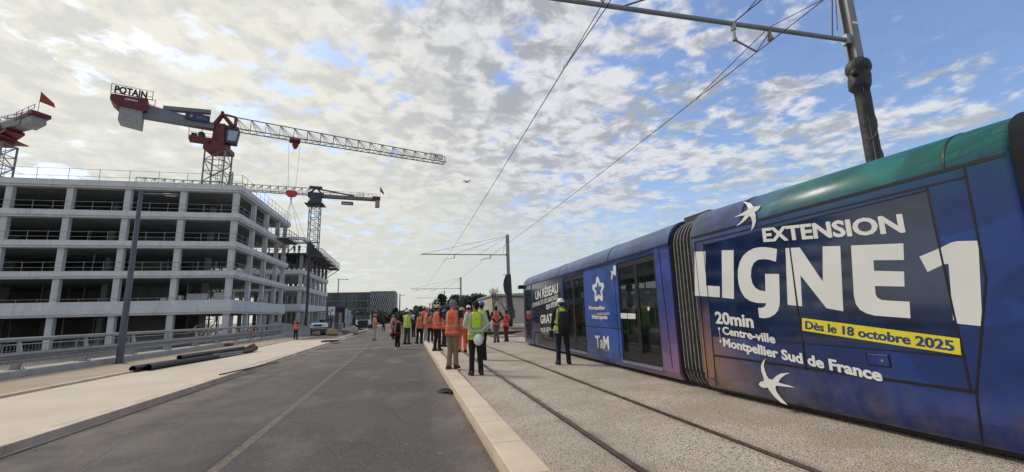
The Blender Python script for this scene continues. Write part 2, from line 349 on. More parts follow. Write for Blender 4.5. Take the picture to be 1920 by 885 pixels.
# rough ground between sidewalk end and the machines
s3 = NM('dusty_works_surface', .95)
sb = s3.mix(s3.mr(s3.noise(.5, 7, .65), .35, .65), (.22, .175, .13), (.36, .30, .235)); sb = s3.mix(s3.mr(s3.noise(3, 6, .7), .5, .7, 0, .6), sb, (.15, .115, .09)); s3.col(sb); s3.bump(s3.noise(6, 8, .7), .8, .06)
mb = MB()
for i in range(12):
    for j in range(10):
        x0 = -11.4+i*.48; y0 = 36+j*2.4
        h = lambda x, y: -.125+.10*noise.noise((x*.8, y*.5, 1.0))**2+.05*noise.noise((x*2, y*1.3, 4))
        mb.quad((x0,y0,h(x0,y0)),(x0+.48,y0,h(x0+.48,y0)),(x0+.48,y0+2.4,h(x0+.48,y0+2.4)),(x0,y0+2.4,h(x0,y0+2.4)))
struct(mb.build('rough_works_ground', s3.m, fix=False, smooth=True))
# soil by the tram track, right
s4 = NM('reddish_soil', .97)
s4.col(s4.mix(s4.mr(s4.noise(1.2, 8, .7), .35, .65), (.15, .085, .06), (.27, .18, .125))); s4.bump(s4.noise(7, 8, .7), 1, .1)
mb = MB(); nx, ny = 40, 16; x0, y0, dx, dy = .9, 27.5, .42, 1.1
hh = lambda x, y: .012+.42*max(0, noise.noise((x*.55, y*.3, 3.3))+.1)*min(1, max(0, (y-28)/3))+.10*noise.noise((x*1.7, y*1.1, 8))*min(1, max(0, (y-28)/2))
for i in range(10, nx):
    for j in range(ny):
        a0, b0 = x0+i*dx, y0+j*dy
        mb.add([(a0,b0,hh(a0,b0)),(a0+dx,b0,hh(a0+dx,b0)),(a0+dx,b0+dy,hh(a0+dx,b0+dy)),(a0,b0+dy,hh(a0,b0+dy))], [(0,1,2,3)])
struct(mb.build('disturbed_soil', s4.m, fix=False, smooth=True))
# plinth of the guard rail
mb = MB(); yy = -4
while yy < 46: mb.box(-12.2, -11.4, yy+.004, yy+1.996, -1.2, .17); yy += 2
mb.box(-12.15, -11.45, -4, 46, -1.2, .14)
tag(mb.build('concrete_plinth', mat('pale_plinth_concrete', (.40, .38, .33), .85, var=.15, scale=2, bump=.2), origin=(-11.8, 20, 0), bevel=.015), 'long low pale concrete plinth carrying the metal guard rail', 'plinth')
# guard rail
gr = empty('guard_rail', (-11.8, 20, .17), 'galvanised steel guard rail with round handrail on the concrete plinth', 'guard rail')
prof = [(.00,.36),(-.0,.40),(.07,.43),(.07,.48),(.0,.52),(.0,.56),(.07,.60),(.07,.65),(.0,.68),(.0,.70)]
mb = MB(); X0 = -11.62
r_a = [(X0+p, -4, z) for p, z in prof]+[(X0+p-.012, -4, z) for p, z in reversed(prof)]
mb.rings([r_a, [(x, 44, z) for x, _, z in r_a]]); mb.build('beam', M_galv, gr)
mb = MB(); mb.rings([[(x, yv, z) for x, z in [(-11.86,1.0),(-11.76,1.0),(-11.74,1.04),(-11.74,1.1),(-11.78,1.13),(-11.84,1.13),(-11.88,1.1),(-11.88,1.04)]] for yv in (-4, 43.5)]); mb.build('handrail', M_galv, gr)
for i in range(17):
    yv = -3.2+2.85*i
    mb = MB(); mb.box(-11.99, -11.62, yv-.13, yv+.13, .17, .19)
    mb.hexa([(-11.92,yv-.06,.19),(-11.7,yv-.06,.19),(-11.7,yv+.06,.19),(-11.92,yv+.06,.19),(-11.80,yv-.05,.62),(-11.64,yv-.05,.62),(-11.64,yv+.05,.62),(-11.80,yv+.05,.62)])
    mb.hexa([(-11.80,yv-.05,.62),(-11.68,yv-.05,.62),(-11.68,yv+.05,.62),(-11.80,yv+.05,.62),(-11.85,yv-.03,1.03),(-11.78,yv-.03,1.03),(-11.78,yv+.03,1.03),(-11.85,yv+.03,1.03)])
    for b in (-.1, .1): mb.tube([(-11.66, yv+b, .19), (-11.66, yv+b, .225)], .018, 6)
    mb.build('post', M_galv, gr)
# mesh fence behind the plinth
mf = empty('mesh_fence', (-13.4, 20, -1), 'grey welded mesh site fence panels standing behind the guard rail', 'fence')
for i in range(14):
    y0 = -2+3.4*i; mb = MB()
    for z in (-.85, .85): mb.tube([(-13.4, y0, z), (-13.4, y0+3.3, z)], .02, 6)
    for yv in (y0, y0+3.3): mb.tube([(-13.4, yv, -1), (-13.4, yv, .9)], .02, 6)
    mb.build('frame', M_galv, mf); mb = MB()
    for j in range(1, 22): mb.bar((-13.4, y0+j*.15, -.85), (-13.4, y0+j*.15, .85), .008)
    for j in range(1, 7): mb.bar((-13.4, y0, -.85+j*.25), (-13.4, y0+3.3, -.85+j*.25), .008)
    mb.build('mesh_panel', M_galv, mf)
# ================================================================== BUILDINGS UNDER CONSTRUCTION
def lattice_rail(mb, p, q, h=1.05, step=2.0, r=.016):
    p, q = Vector(p), Vector(q); d = q-p; n = max(1, round(d.length/step))
    for z in (.5, h): mb.bar(p+Vector((0,0,z)), q+Vector((0,0,z)), r*1.7)
    mb.bar(p+Vector((0,0,.12)), q+Vector((0,0,.12)), r, .05)
    for i in range(n+1): a_ = p+d*i/n; mb.bar(a_, a_+Vector((0,0,h+.06)), r*2)
b1 = empty('unfinished_building', (-18.2, 50, -1), 'large five storey white concrete frame building under construction behind the guard rail', 'building')
LV = [(15.0, 15.62), (11.98, 12.6), (8.97, 9.57), (5.97, 6.55), (2.34, 3.0)]    # slab edge bands
XW, XE, YN, YF = -62.0, -18.0, 49.8, 69.0
for i, (z0, z1) in enumerate(LV):
    mb = MB(); mb.box(XW, XE, YN, YF, z0, z1); 
    mb.box(XW, XE+.12, YN-.12, YN+.5, z0+.2, z1+.1); mb.box(XE-.5, XE+.12, YN+.5, YF+.1, z0+.2, z1+.1)
    mb.build('floor_slab', M_white, b1)
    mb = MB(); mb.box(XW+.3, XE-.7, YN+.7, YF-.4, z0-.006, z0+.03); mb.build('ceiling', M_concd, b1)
mb = MB(); mb.box(XW, XE+.04, YN-.04, YN+.16, 3.1, 3.72); mb.box(XE-.16, XE+.04, YN+.16, YF, 3.1, 3.72); mb.build('parapet', M_white, b1)
mb = MB(); mb.box(XW, XE, YN+.4, YF, -1.1, -.98); mb.build('ground_slab', M_conc, b1)
cols_x = [-18.5-4.9*i+(0 if i else 0) for i in range(9)]; side_y = [55.3, 60.0, 64.8, 68.4]
tops = [LV[0][0]]+[l[0] for l in LV[1:]]; bots = [LV[1][1], LV[2][1], LV[3][1], LV[4][1], -1.0]
M_col = mat('pale_column_concrete', (.60, .59, .57), .85, var=.14, scale=.8, bump=.15)
for lv in range(5):
    zt, zb = tops[lv], bots[lv]
    for x in cols_x: MB().box(x-.27, x+.27, YN+.2, YN+.65, zb, zt).build('column', M_col, b1)
    for yv in side_y: MB().box(-18.65, -18.2, yv-.25, yv+.25, zb, zt).build('column', M_col, b1)
    for x in cols_x[1::2]:
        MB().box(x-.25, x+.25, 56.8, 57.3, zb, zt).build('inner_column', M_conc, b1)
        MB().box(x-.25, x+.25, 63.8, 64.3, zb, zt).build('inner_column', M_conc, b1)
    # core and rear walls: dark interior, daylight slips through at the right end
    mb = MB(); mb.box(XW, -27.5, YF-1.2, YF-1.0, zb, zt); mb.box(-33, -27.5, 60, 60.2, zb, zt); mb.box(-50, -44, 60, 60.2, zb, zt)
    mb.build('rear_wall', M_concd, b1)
    if lv < 4:
        mb = MB(); lattice_rail(mb, (XW, YN+.12, bots[lv]), (XE-.1, YN+.12, bots[lv]), 1.0, 1.6); lattice_rail(mb, (XE-.1, YN+.12, bots[lv]), (XE-.1, YF, bots[lv]), 1.0, 1.6)
        mb.build('edge_railing', M_galv, b1)
mb = MB(); lattice_rail(mb, (XW, YN+.2, 15.7), (XE, YN+.2, 15.7), 1.25, 2.6, .018); lattice_rail(mb, (XE, YN+.2, 15.7), (XE, YF, 15.7), 1.25, 1.5, .018); mb.build('roof_railing', M_galv, b1)
mb = MB()
for x in (-20.2, -27.9, -36.8, -46): mb.box(x-.5, x+.5, YN+.6, YN+1.6, 15.62, 15.86)
mb.box(-33.6, -29.2, YN+.3, YN+1.2, 15.62, 15.78); mb.build('upstand', M_conc, b1)
# props and clutter on the floors
random.seed(3)
for lv in range(5):
    for k_ in range(9):
        x = random.uniform(-60, -19.5); yv = random.uniform(51.5, 66); mb = MB(); mb.tube([(x, yv, bots[lv]), (x+random.uniform(-.15,.15), yv, tops[lv])], .045, 6); mb.build('steel_prop', M_galv, b1)
for (x, z, w_, h_) in [(-25.6, 3.0, .5, 1.4), (-24, 3.0, .3, 1.7), (-23.2, 3.0, 1.9, 1.9), (-20.7, 3.0, 1.3, 2.0), (-25.2, 6.55, .3, .35), (-23.6, 6.55, .35, .35), (-22.9, 6.55, .4, .25), (-20.5, 6.55, .3, .3)]:
    MB().box(x, x+w_, 52.5, 53.0, z, z+h_*.8).build('stacked_material', M_white, b1)
mb = MB()
mb.box(-17.95, -16.4, 62.8, 67.6, 12.25, 12.4); lattice_rail(mb, (-16.4, 62.8, 12.4), (-16.4, 67.6, 12.4), 1.1, 1.2, .03); lattice_rail(mb, (-17.9, 62.8, 12.4), (-16.4, 62.8, 12.4), 1.1, 1.0, .03)
mb.bar((-17.95, 63.4, 10.6), (-16.5, 63.4, 12.2), .1); mb.bar((-17.95, 67, 10.6), (-16.5, 67, 12.2), .1)
mb.build('work_platform', M_dark, b1)
# second building
zc = lambda y: XP(567, y, -18.0).z
Y2 = XP(567, 520, -18.0).y; Y2e = XP(615, 520, -18.0).y
b2 = empty('unfinished_building', (-18.2, Y2, -1), 'smaller concrete frame building under construction with dark formwork on top, beyond the large white one', 'building')
L2 = [(zc(514), zc(506)), (zc(545.5), zc(538)), (zc(584), zc(577))]
for z0, z1 in L2:
    mb = MB(); mb.box(-45, -18, Y2, Y2e, z0, z1); mb.box(-45, -17.9, Y2-.1, Y2+.4, z0+.15, z1+.08); mb.box(-18.4, -17.9, Y2+.4, Y2e+.1, z0+.15, z1+.08); mb.build('floor_slab', M_white, b2)
mb = MB(); mb.box(-45, -17.96, Y2-.04, Y2+.14, L2[2][1]+.08, L2[2][1]+.62); mb.box(-18.14, -17.96, Y2+.14, Y2e, L2[2][1]+.08, L2[2][1]+.62); mb.build('parapet', M_white, b2)
zt4 = zc(473); zt5 = zc(441)
mb = MB(); mb.box(-45, -17.6, Y2-.3, Y2e-9, zt4-.25, zt4); mb.box(-45,-18.2, Y2e-9, Y2e-.2, zt4-.2, zt4-.02); mb.build('formwork_deck', M_dark, b2)
lev2 = [(-1, L2[2][0]), (L2[2][1], L2[1][0]), (L2[1][1], L2[0][0]), (L2[0][1], zt4-.25)]
yc = [Y2+.4+i*(Y2e-Y2-.8)/6 for i in range(7)]
for i_, (zb, zt) in enumerate(lev2):
    for yv in yc: MB().box(-18.6, -18.15, yv-.25, yv+.25, zb, zt).build('column', M_col if i_ < 3 else M_conc, b2)
    for x in (-23.4, -28.3, -33.2, -38): MB().box(x-.25, x+.25, Y2+.3, Y2+.7, zb, zt).build('column', M_col if i_ < 3 else M_conc, b2)
    for x in (-23.4, -28.3):
        for yv in yc[1:]: MB().box(x-.25, x+.25, yv-.25, yv+.25, zb, zt).build('inner_column', M_conc, b2)
    random.seed(i_)
    for k_ in range(22): x = random.uniform(-27, -18.6); yv = random.uniform(Y2+.6, Y2e-.6); MB().tube([(x, yv, zb), (x, yv, zt)], .04, 5).build('steel_prop', M_galv, b2)
    mb = MB(); lattice_rail(mb, (-44, Y2+.1, zb), (-18, Y2+.1, zb), 1.0, 1.6); lattice_rail(mb, (-18, Y2+.1, zb), (-18, Y2e, zb), 1.0, 1.6); 
    if i_: mb.build('edge_railing', M_galv, b2)
# unfinished top: ring beam, formwork tables hanging out
mb = MB(); mb.box(-36, -18.0, Y2, Y2+.5, zt5-.5, zt5); mb.box(-18.5, -18.0, Y2+.5, Y2+6.5, zt5-.5, zt5); mb.box(-30, -18.5, Y2+4, Y2+4.4, zt5-.5, zt5-.1); mb.build('ring_beam', M_white, b2)
for x in (-20.5, -23.4, -26, -29, -32): MB().box(x-.1, x+.1, Y2+.1, Y2+.3, zt4, zt5-.5).build('steel_prop', M_galv, b2)
random.seed(11); M_form = mat('grey_formwork_board', (.10,.10,.10), .8, var=.35, scale=1.5)
for i in range(4):
    y0 = Y2+1.5+i*5.2; y1 = y0+4.4; z0 = zt4-.35-.12*i; mb = MB()
    mb.box(-17.6, -15.6, y0, y1, z0, z0+.14); mb.box(-17.95, -17.65, y0, y1, z0+.14, z0+2.5-.2*i)
    for yv in (y0+.2, y1-.2): mb.bar((-17.9, yv, z0-1.5), (-15.8, yv, z0), .12); mb.bar((-15.75, yv, z0+.1), (-17.6, yv, z0+2.2), .08)
    for q_ in range(5): mb.box(-17.64, -17.5, y0+.3+q_*.9, y0+.4+q_*.9, z0+.2, z0+2.6-.25*i)
    lattice_rail(mb, (-15.65, y0, z0+.14), (-15.65, y1, z0+.14), 1.3, 1.0, .035); lattice_rail(mb, (-17.5, y0, z0+.14), (-15.65, y0, z0+.14), 1.3, 1.0, .035)
    mb.build('formwork_platform', M_form, b2)
mb = MB()
for i in range(9): x = -19-i*1.6; mb.bar((x, Y2+.2, zt4), (x, Y2+.2, zt4+1.2), .05)
mb.bar((-33, Y2+.2, zt4+1.1), (-18, Y2+.2, zt4+1.1), .05); mb.bar((-33, Y2+.2, zt4+.6), (-18, Y2+.2, zt4+.6), .05); mb.bar((-18, Y2+.2, zt4+1.1), (-18, Y2e, zt4+1.1), .05)
mb.build('deck_railing', M_galv, b2)
# ================================================================== CRANES
def mast_mb(x, y, z0, z1, w_, r=.07, step=None):
    mb = MB(); h = w_/2; step = step or w_*.62; cs_ = [(x-h,y-h),(x+h,y-h),(x+h,y+h),(x-h,y+h)]
    for a_, b_ in cs_: mb.bar((a_, b_, z0), (a_, b_, z1), r*2)
    n = int((z1-z0)/step)
    for i in range(n+1):
        z = z0+(z1-z0)*i/n
        for j in range(4):
            p, q_ = cs_[j], cs_[(j+1) % 4]; mb.bar((*p, z), (*q_, z), r)
            if i < n:
                zz = z0+(z1-z0)*(i+1)/n
                if (i+j) % 2: p, q_ = q_, p
                mb.bar((*p, z), (*q_, zz), r)
    for i in range(n*3): zz = z0+(z1-z0)*i/(n*3); mb.bar((x-.2,y+h*.6,zz),(x+.2,y+h*.6,zz), r*.5)
    mb.bar((x-.2,y+h*.6,z0),(x-.2,y+h*.6,z1), r*.6); mb.bar((x+.2,y+h*.6,z0),(x+.2,y+h*.6,z1), r*.6)
    return mb
def jib_mb(p, q, h0, h1, w_, n, r=.06):
    mb = MB(); p, q = Vector(p), Vector(q); d = (q-p); t_ = d.normalized(); s_ = t_.cross(Vector((0,0,1))).normalized()
    B = lambda i, sg: p+d*i/n+s_*sg*w_/2; Tt = lambda i: p+d*i/n+Vector((0,0,h0+(h1-h0)*i/n))
    for sg in (-1, 1): mb.bar(p+s_*sg*w_/2, q+s_*sg*w_/2, r*2.2)
    mb.bar(Tt(0), Tt(n), r*2)
    for i in range(n+1):
        mb.bar(B(i,-1), B(i,1), r)
        for sg in (-1, 1):
            mb.bar(B(i,sg), Tt(i), r)
            if i < n: mb.bar(Tt(i), B(i+1, sg), r)
            if i < n: mb.bar(Tt(i), B(i+.5, sg), r*.7)
        if i < n: mb.bar(B(i,-1), B(i+1,1), r*.8)
    return mb
# crane 1
zr = 27.07; C1 = Vector((-25.25, 61.6, -1)); root = Vector((-23.8, 62.1, zr)); tip = Vector((5.0, 71.2, zr)); jd = (tip-root).normalized(); js = Vector((jd.y, -jd.x, 0))
cr = empty('tower_crane', C1, 'large red and grey tower crane with dark lettering above its ballast', 'crane')
mast_mb(C1.x, C1.y, -1, 23.6, 2.3, .075).build('mast', M_craneg, cr)
jib_mb(root, tip, 1.8, 1.2, 1.3, 17, .055).build('jib', M_craneg, cr)
mb = MB(); c = Vector((C1.x, C1.y, 0))
mb.box(c.x-1.35, c.x+1.35, c.y-1.35, c.y+1.35, 23.5, 24.1); mb.tube([(c.x,c.y,24.0),(c.x,c.y,24.6)], 1.25, 16)
mb.rings([[c+Vector((a_*w1, b_*w1, z)) for a_, b_ in ((-1,-1),(1,-1),(1,1),(-1,1))] for z, w1 in ((24.4,.95),(25.4,.7),(27.4,.62))])
for sg in (-1, 1):
    pk = c+Vector((0,0,29.0))+js*sg*.35
    mb.bar(c+jd*-.8+js*sg*.7+Vector((0,0,27.2)), pk, .28); mb.bar(c+jd*1.5+js*sg*.7+Vector((0,0,27.2)), pk, .28)
mb.bar(c+js*-.6+Vector((0,0,29.0)), c+js*.6+Vector((0,0,29.0)), .35); mb.bar(c+Vector((0,0,29.0)), root+Vector((0,0,1.8)), .22); mb.bar(root+Vector((0,0,1.8)), root+Vector((0,0,0)), .3)
mb.bar(c+jd*-2.0+Vector((0,0,27.2)), c+jd*2+Vector((0,0,27.1)), 1.1, .4)
mb.build('slewing_unit', M_red, cr)
# machinery platform left, cab right
mb = MB(); pl = c-jd*2.0+Vector((0,0,24.9)); mb.bar(pl+jd*1.6, pl-jd*1.3, 1.6, .45); lattice_rail(mb, pl-jd*1.3+js*.8+Vector((0,0,.2)), pl+jd*1.4+js*.9+Vector((0,0,.2)), 1.1, 1.2, .025); mb.build('machinery_platform', M_red, cr)
mb = MB(); mb.tube([pl+js*-.5+Vector((0,0,.6)), pl+js*.6+Vector((0,0,.6))], .40, 14); mb.bar(pl-jd*1.1+Vector((0,0,.5)), pl-jd*.5+Vector((0,0,.5)), .8, .5); mb.build('winch', M_dark, cr)
cb = c+jd*1.45+js*.9
mb = MB(); mb.hexa([cb+jd*a_+js*b_+Vector((0,0,z)) for z, e in ((24.6,.25),(26.5,0)) for a_, b_ in ((-.75,-.6),(.75-e,-.6),(.75-e,.6),(-.75,.6))]); cbo = mb.build('cab', M_dark, cr)
mb = MB(); mb.hexa([cb+jd*(a_)+js*b_+Vector((0,0,z)) for z, e in ((24.9,.22),(26.3,.02)) for a_, b_ in ((-.55,.605),(.60-e,.605),(.60-e,.63),(-.55,.63))]); mb.build('window', mat('pale_cab_glass', (.35,.38,.4), .1, var=.2), cbo)
# counter jib: box girders, tie, ballast
ce = Vector((-34.6, 57.9, zr)); cd = (ce-c).copy(); cd.z = 0; cd.normalize(); cs_ = Vector((cd.y, -cd.x, 0)); clen = 10.2
mb = MB()
def girder(u0, z0, h0, u1, z1, h1, wd):
    mb.hexa([c+cd*u+cs_*b_+Vector((0,0,z)) for z_i in (0, 1) for u, b_, z in ((u0,-wd,(z0-h0/2,z0+h0/2)[z_i]), (u0,wd,(z0-h0/2,z0+h0/2)[z_i]), (u1,wd,(z1-h1/2,z1+h1/2)[z_i]), (u1,-wd,(z1-h1/2,z1+h1/2)[z_i]))])
girder(.8, 26.9, .7, 8.2, 27.35, 1.7, .55); girder(1.3, 28.9, .45, 6.2, 28.2, .5, .4)
mb.build('counter_jib', M_craneg, cr)
mb = MB(); girder(7.6, 27.75, 1.5, 10.4, 27.75, 1.3, 1.25); girder(10.4, 27.75, 1.3, 11.0, 28.0, .7, 1.25)
lattice_rail(mb, c+cd*7.2+cs_*-1.25+Vector((0,0,28.4)), c+cd*11+cs_*-1.25+Vector((0,0,28.4)), 1.2, 1.2, .025); lattice_rail(mb, c+cd*7.2+cs_*1.25+Vector((0,0,28.4)), c+cd*11+cs_*1.25+Vector((0,0,28.4)), 1.2, 1.2, .025)
mb.build('counterweight_housing', M_red, cr)
mb = MB(); girder(8.0, 26.1, 2.1, 10.1, 26.3, 1.9, 1.0); mb.build('counterweight', mat('ballast_concrete', (.30,.30,.29), .9, var=.15), cr)
# lettering faces the camera side: which of +-cs_ looks at the camera
face = cs_ if (cs_.dot(Vector((0,0,0))-c) > 0) else -cs_
def sign_text(txt, o3, ux, uz, w_, h_, m, parent, name='lettering', bold=.02):
    vs_, fs = text_verts(txt, bold); xa = min(v.x for v in vs_); xb = max(v.x for v in vs_); ya = min(v.y for v in vs_); yb = max(v.y for v in vs_)
    mb = MB(); mb.add([o3+ux*((v.x-xa)/(xb-xa)*w_)+uz*((v.y-ya)/(yb-ya)*h_) for v in vs_], fs); return mb.build(name, m, parent, fix=False)
UZ = Vector((0,0,1))
sign_text('POTAIN', c+cd*10.7+face*1.32+Vector((0,0,28.5)), -cd, UZ, 3.0, .95, M_black, cr, bold=.05)
sign_text('LEMARO', c+cd*9.7+face*1.28+Vector((0,0,27.9)), -cd, UZ, 1.2, .22, M_whitep, cr)
mb = MB(); o3 = c+cd*3.9+face*.75+Vector((0,0,27.6)); mb.hexa([o3+(-cd)*a_+face*b_+UZ*z for z in (-.5,.45) for a_, b_ in ((0,0),(2.6,0),(2.6,.06),(0,.06))]); sg_ = mb.build('company_sign', mat('navy_sign_paint', (.02,.035,.10), .5), cr)
sign_text('BEC', o3-cd*1.2+face*.075+UZ*-.2, -cd, UZ, 1.0, .4, M_craneg, sg_)
mb = MB(); mb.ell(o3-cd*.6+face*.075+UZ*0, (.22,.05,.22)); mb.build('emblem', mat('dull_gold', (.35,.25,.08), .5), sg_)
# trolley, ropes, hook block and slings
tp = root+jd*7.3; mb = MB(); mb.bar(tp+jd*-.7+UZ*-.25, tp+jd*.7+UZ*-.25, 1.3, .3); mb.bar(tp+jd*-.3+UZ*-.7, tp+jd*.5+UZ*-.7, .8, .5); mb.tube([tp+jd*.1+js*-.5+UZ*-1, tp+jd*.1+js*.5+UZ*-1], .3, 10); mb.build('trolley', M_red, cr)
hp = Vector((tp.x, tp.y, 18.9)); mb = MB()
for a_ in (-.45, .45): mb.bar(tp+jd*a_*1.6+UZ*-.8, hp+jd*a_+UZ*.5, .035)
for a_ in ((-.8, -.3), (.9, .4), (-.3, .6), (1.5, -.2)): mb.bar(hp+UZ*-.9, hp+jd*a_[0]*1.4+js*a_[1]+UZ*-6.0, .03)
mb.build('cable', M_dark, cr)
mb = MB(); mb.rings([[hp+jd*(a_*w1)+js*(b_*.3)+UZ*z for a_, b_ in ((-1,-1),(1,-1),(1,1),(-1,1))] for z, w1 in ((-.35,.35),(0,.75),(.35,.75),(.5,.4))]); mb.tube([hp+UZ*-.35, hp+UZ*-.9], .1, 6); mb.build('hook_block', mat('bright_red_paint', (.45,.04,.03), .4), cr)
# sign frame near the tip and climbing ladder beside the mast
mb = MB(); o3 = tip-jd*2.9+js*.75+UZ*.25
for z in range(5): mb.bar(o3+UZ*z*.22, o3+jd*2.2+UZ*z*.22, .06)
for i in range(8): mb.bar(o3+jd*i*.314, o3+jd*i*.314+UZ*.9, .06)
mb.build('tip_grating', M_dark, cr)
mb = mast_mb(-23.2, 60.6, 14, 20.6, .35, .03, .4); mb.build('hoist_ladder', M_craneg, cr)
# crane 2 (behind)
C2 = Vector((-21.2, 100, -1)); z2 = 28.6
cr2 = empty('tower_crane', C2, 'distant grey tower crane with small red sign under its counter jib, behind the second building', 'crane')
mast_mb(C2.x, C2.y, -1, 27.2, 2.0, .075).build('mast', M_craneg, cr2)
c = Vector((C2.x, C2.y, 0)); jd2 = Vector((-13.9, -2.1, 0)).normalized(); js2 = Vector((jd2.y, -jd2.x, 0))
jib_mb(c+jd2*1.2+UZ*z2, c+jd2*32+UZ*z2, 1.5, 1.2, 1.3, 20, .06).build('jib', M_craneg, cr2)
mb = MB(); mb.box(c.x-1.3,c.x+1.3,c.y-1.3,c.y+1.3,26.6,27.0); mb.tube([c+UZ*27, c+UZ*28.2], 1.3, 12); mb.bar(c-jd2*1.6+UZ*28.6, c+jd2*1.6+UZ*28.6, 1.6, .9); mb.box(c.x-1.9,c.x+1.9,c.y-1.9,c.y+1.9,26.3,26.4)
for sg in (-1, 1): mb.bar(c-jd2*1.4+js2*sg*.6+UZ*28.8, c+js2*sg*.3+UZ*30.3, .2); mb.bar(c+jd2*1.4+js2*sg*.6+UZ*28.8, c+js2*sg*.3+UZ*30.3, .2)
mb.bar(c+jd2*-1.2+UZ*30.3, c+jd2*1.4+UZ*30.3, .9, .5)
mb.build('slewing_unit', M_dark, cr2)
mb = MB(); mb.bar(c-jd2*1.2+UZ*28.4, c-jd2*13.5+UZ*28.5, 1.4, .55); mb.bar(c+UZ*30.1, c-jd2*8+UZ*29.0, .3)
for sg in (-1, 1): lattice_rail(mb, c-jd2*1.5+js2*sg*.8+UZ*28.6, c-jd2*10+js2*sg*.8+UZ*28.6, 1.0, 1.5, .03)
mb.build('counter_jib', M_craneg, cr2)
mb = MB(); mb.bar(c-jd2*11.9+UZ*28.7, c-jd2*13.6+UZ*28.65, 1.6, .8); lattice_rail(mb, c-jd2*9+js2*.8+UZ*29.3, c-jd2*13+js2*.8+UZ*29.3, .8, 1, .03); mb.build('counterweight_housing', M_red, cr2)
mb = MB(); mb.bar(c-jd2*12.6+UZ*27.5, c-jd2*13.5+UZ*27.5, 1.4, 1.6); mb.build('counterweight', M_conc, cr2)
fc = js2 if js2.y < 0 else -js2
mb = MB(); o3 = c-jd2*5.3+UZ*26.9; mb.bar(o3+UZ*.3, o3-jd2*2.5+UZ*.3, .08, .8); sgn = mb.build('company_sign', M_red, cr2)
sign_text('Bauaroc', o3-jd2*.3+fc*.06+UZ*.12, -jd2, UZ, 1.9, .36, M_whitep, sgn)
mb = MB(); mb.bar(c+jd2*4+UZ*28.3, c+jd2*5.4+UZ*28.3, 1.4, .4); mb.build('trolley', M_dark, cr2)
M_flag = mat('dark_flag_cloth', (.10,.03,.03), .8, var=.3)
def flag(p, s_, parent, m, lean=0):
    mb = MB(); mb.tube([p, p+UZ*3.2*s_], .035*s_, 5); mb.build('flag_pole', M_dark, parent)
    q_ = p+UZ*3.2*s_; mb = MB(); d = Vector((.3,.1,-.95)) if not lean else Vector((.55,.1,-.83))
    mb.prism([q_, q_+UZ*-1.5*s_, q_+d*2.6*s_+Vector((.3,0,0))*s_, q_+d*2.2*s_+Vector((.35,.0,.3))*s_], (0,.03,0)); mb.build('flag', m, parent)
flag(c-jd2*13.6+UZ*29.2, .8, cr2, M_dark)
# crane 3 (left edge)
C3 = Vector((-43.2, 55, -1)); cr3 = empty('tower_crane', C3, 'partly seen tower crane with flag at the left edge of the picture', 'crane')
mast_mb(C3.x-.3, C3.y, -1, 20.9, 1.9, .07).build('mast', M_craneg, cr3)
c = Vector((C3.x-.3, C3.y, -1.3)); e3 = Vector((-37.0, 51.5, 0)); d3 = (e3-c).normalized()*.66; s3_ = Vector((d3.y, -d3.x, 0)); 
mb = MB(); mb.tube([c+UZ*22.2, c+UZ*23.4], 1.1, 12); mb.bar(c-d3*1.5+UZ*23.4, c+d3*1.8+UZ*23.4, 1.6, .7); mb.bar(c+d3*1+UZ*22.6, c+d3*3.6+UZ*22.9, 1.5, .35); mb.bar(c+d3*3+s3_*.5+UZ*23.2, c+d3*4.4+s3_*.5+UZ*23.35, .1, .6); mb.box(c.x-1.5,c.x+1.5,c.y-1.5,c.y+1.5,21.3,21.4); mb.build('slewing_unit', M_red, cr3)
mb = MB(); mb.bar(c+d3*.5+UZ*23.8, c+d3*6.4+UZ*23.3, 1.3, .8); mb.bar(c+UZ*25.2, c+d3*6+UZ*23.9, .12); lattice_rail(mb, c+d3*1+s3_*.8+UZ*24.3, c+d3*6+s3_*.8+UZ*23.7, .6, 1.2, .02); mb.build('counter_jib', M_craneg, cr3)
mb = MB(); mb.bar(c+d3*5.0+UZ*23.7, c+d3*9.0+UZ*23.7, 1.3, .45); mb.bar(c+d3*8.4+UZ*23.6, c+d3*9.4+UZ*23.6, 1.6, .4); lattice_rail(mb, c+d3*5+s3_*.9+UZ*24, c+d3*9.2+s3_*.9+UZ*24, .5, 1, .02); mb.build('counterweight_housing', M_red, cr3)
mb = MB(); mb.bar(c+d3*6.6+UZ*23.0, c+d3*9+UZ*23.1, 1.2, .8); mb.build('counterweight', M_conc, cr3)
flag(c+d3*8.3+UZ*24, .75, cr3, mat('red_flag_cloth', (.35,.05,.03), .8), 1)
jib_mb(c-d3*1.5+UZ*23.6, c-d3*26+UZ*23.6, 1.5, 1.1, 1.2, 13, .055).build('jib', M_craneg, cr3)
# ================================================================== TRAM
W_ = 2.55
class Car:
    def __init__(s, A, yaw): s.A = Vector(A); s.d = Vector((math.sin(yaw), math.cos(yaw), 0)); s.r = Vector((s.d.y, -s.d.x, 0))
    def T(s, a, u, z): return s.A+s.d*a+s.r*u+Vector((0,0,z))
    def S(s, x, y):
        q = ray(x, y); t_ = (s.A-CAMP).dot(s.r)/q.dot(s.r); w_ = CAMP+q*t_-s.A; return w_.dot(s.d), w_.z
K2 = Car((4.88, 6.69, 0), R(-2.47)); K1 = Car((4.93, 7.65, 0), math.atan2(.24, 13.35)); K3 = Car((4.88+math.sin(R(-2.47))*-5.0, 6.69-5.0*math.cos(R(-2.47)), 0), R(-2.0))
tram = empty('tram', (6.15, 8, 0), 'articulated tram in dark blue and purple wrap with big white lettering', 'tram')
PR = [(.10,.10),(.06,.15),(.02,.24),(.005,.34),(.0,.45),(.0,1.5),(.0,2.68)]+[(.50*(1-math.cos(R(q_)))**1.1, 2.68+.50*math.sin(R(q_))**1.04) for q_ in (8,16,24,32,40,48,56,64,72,80,90)]
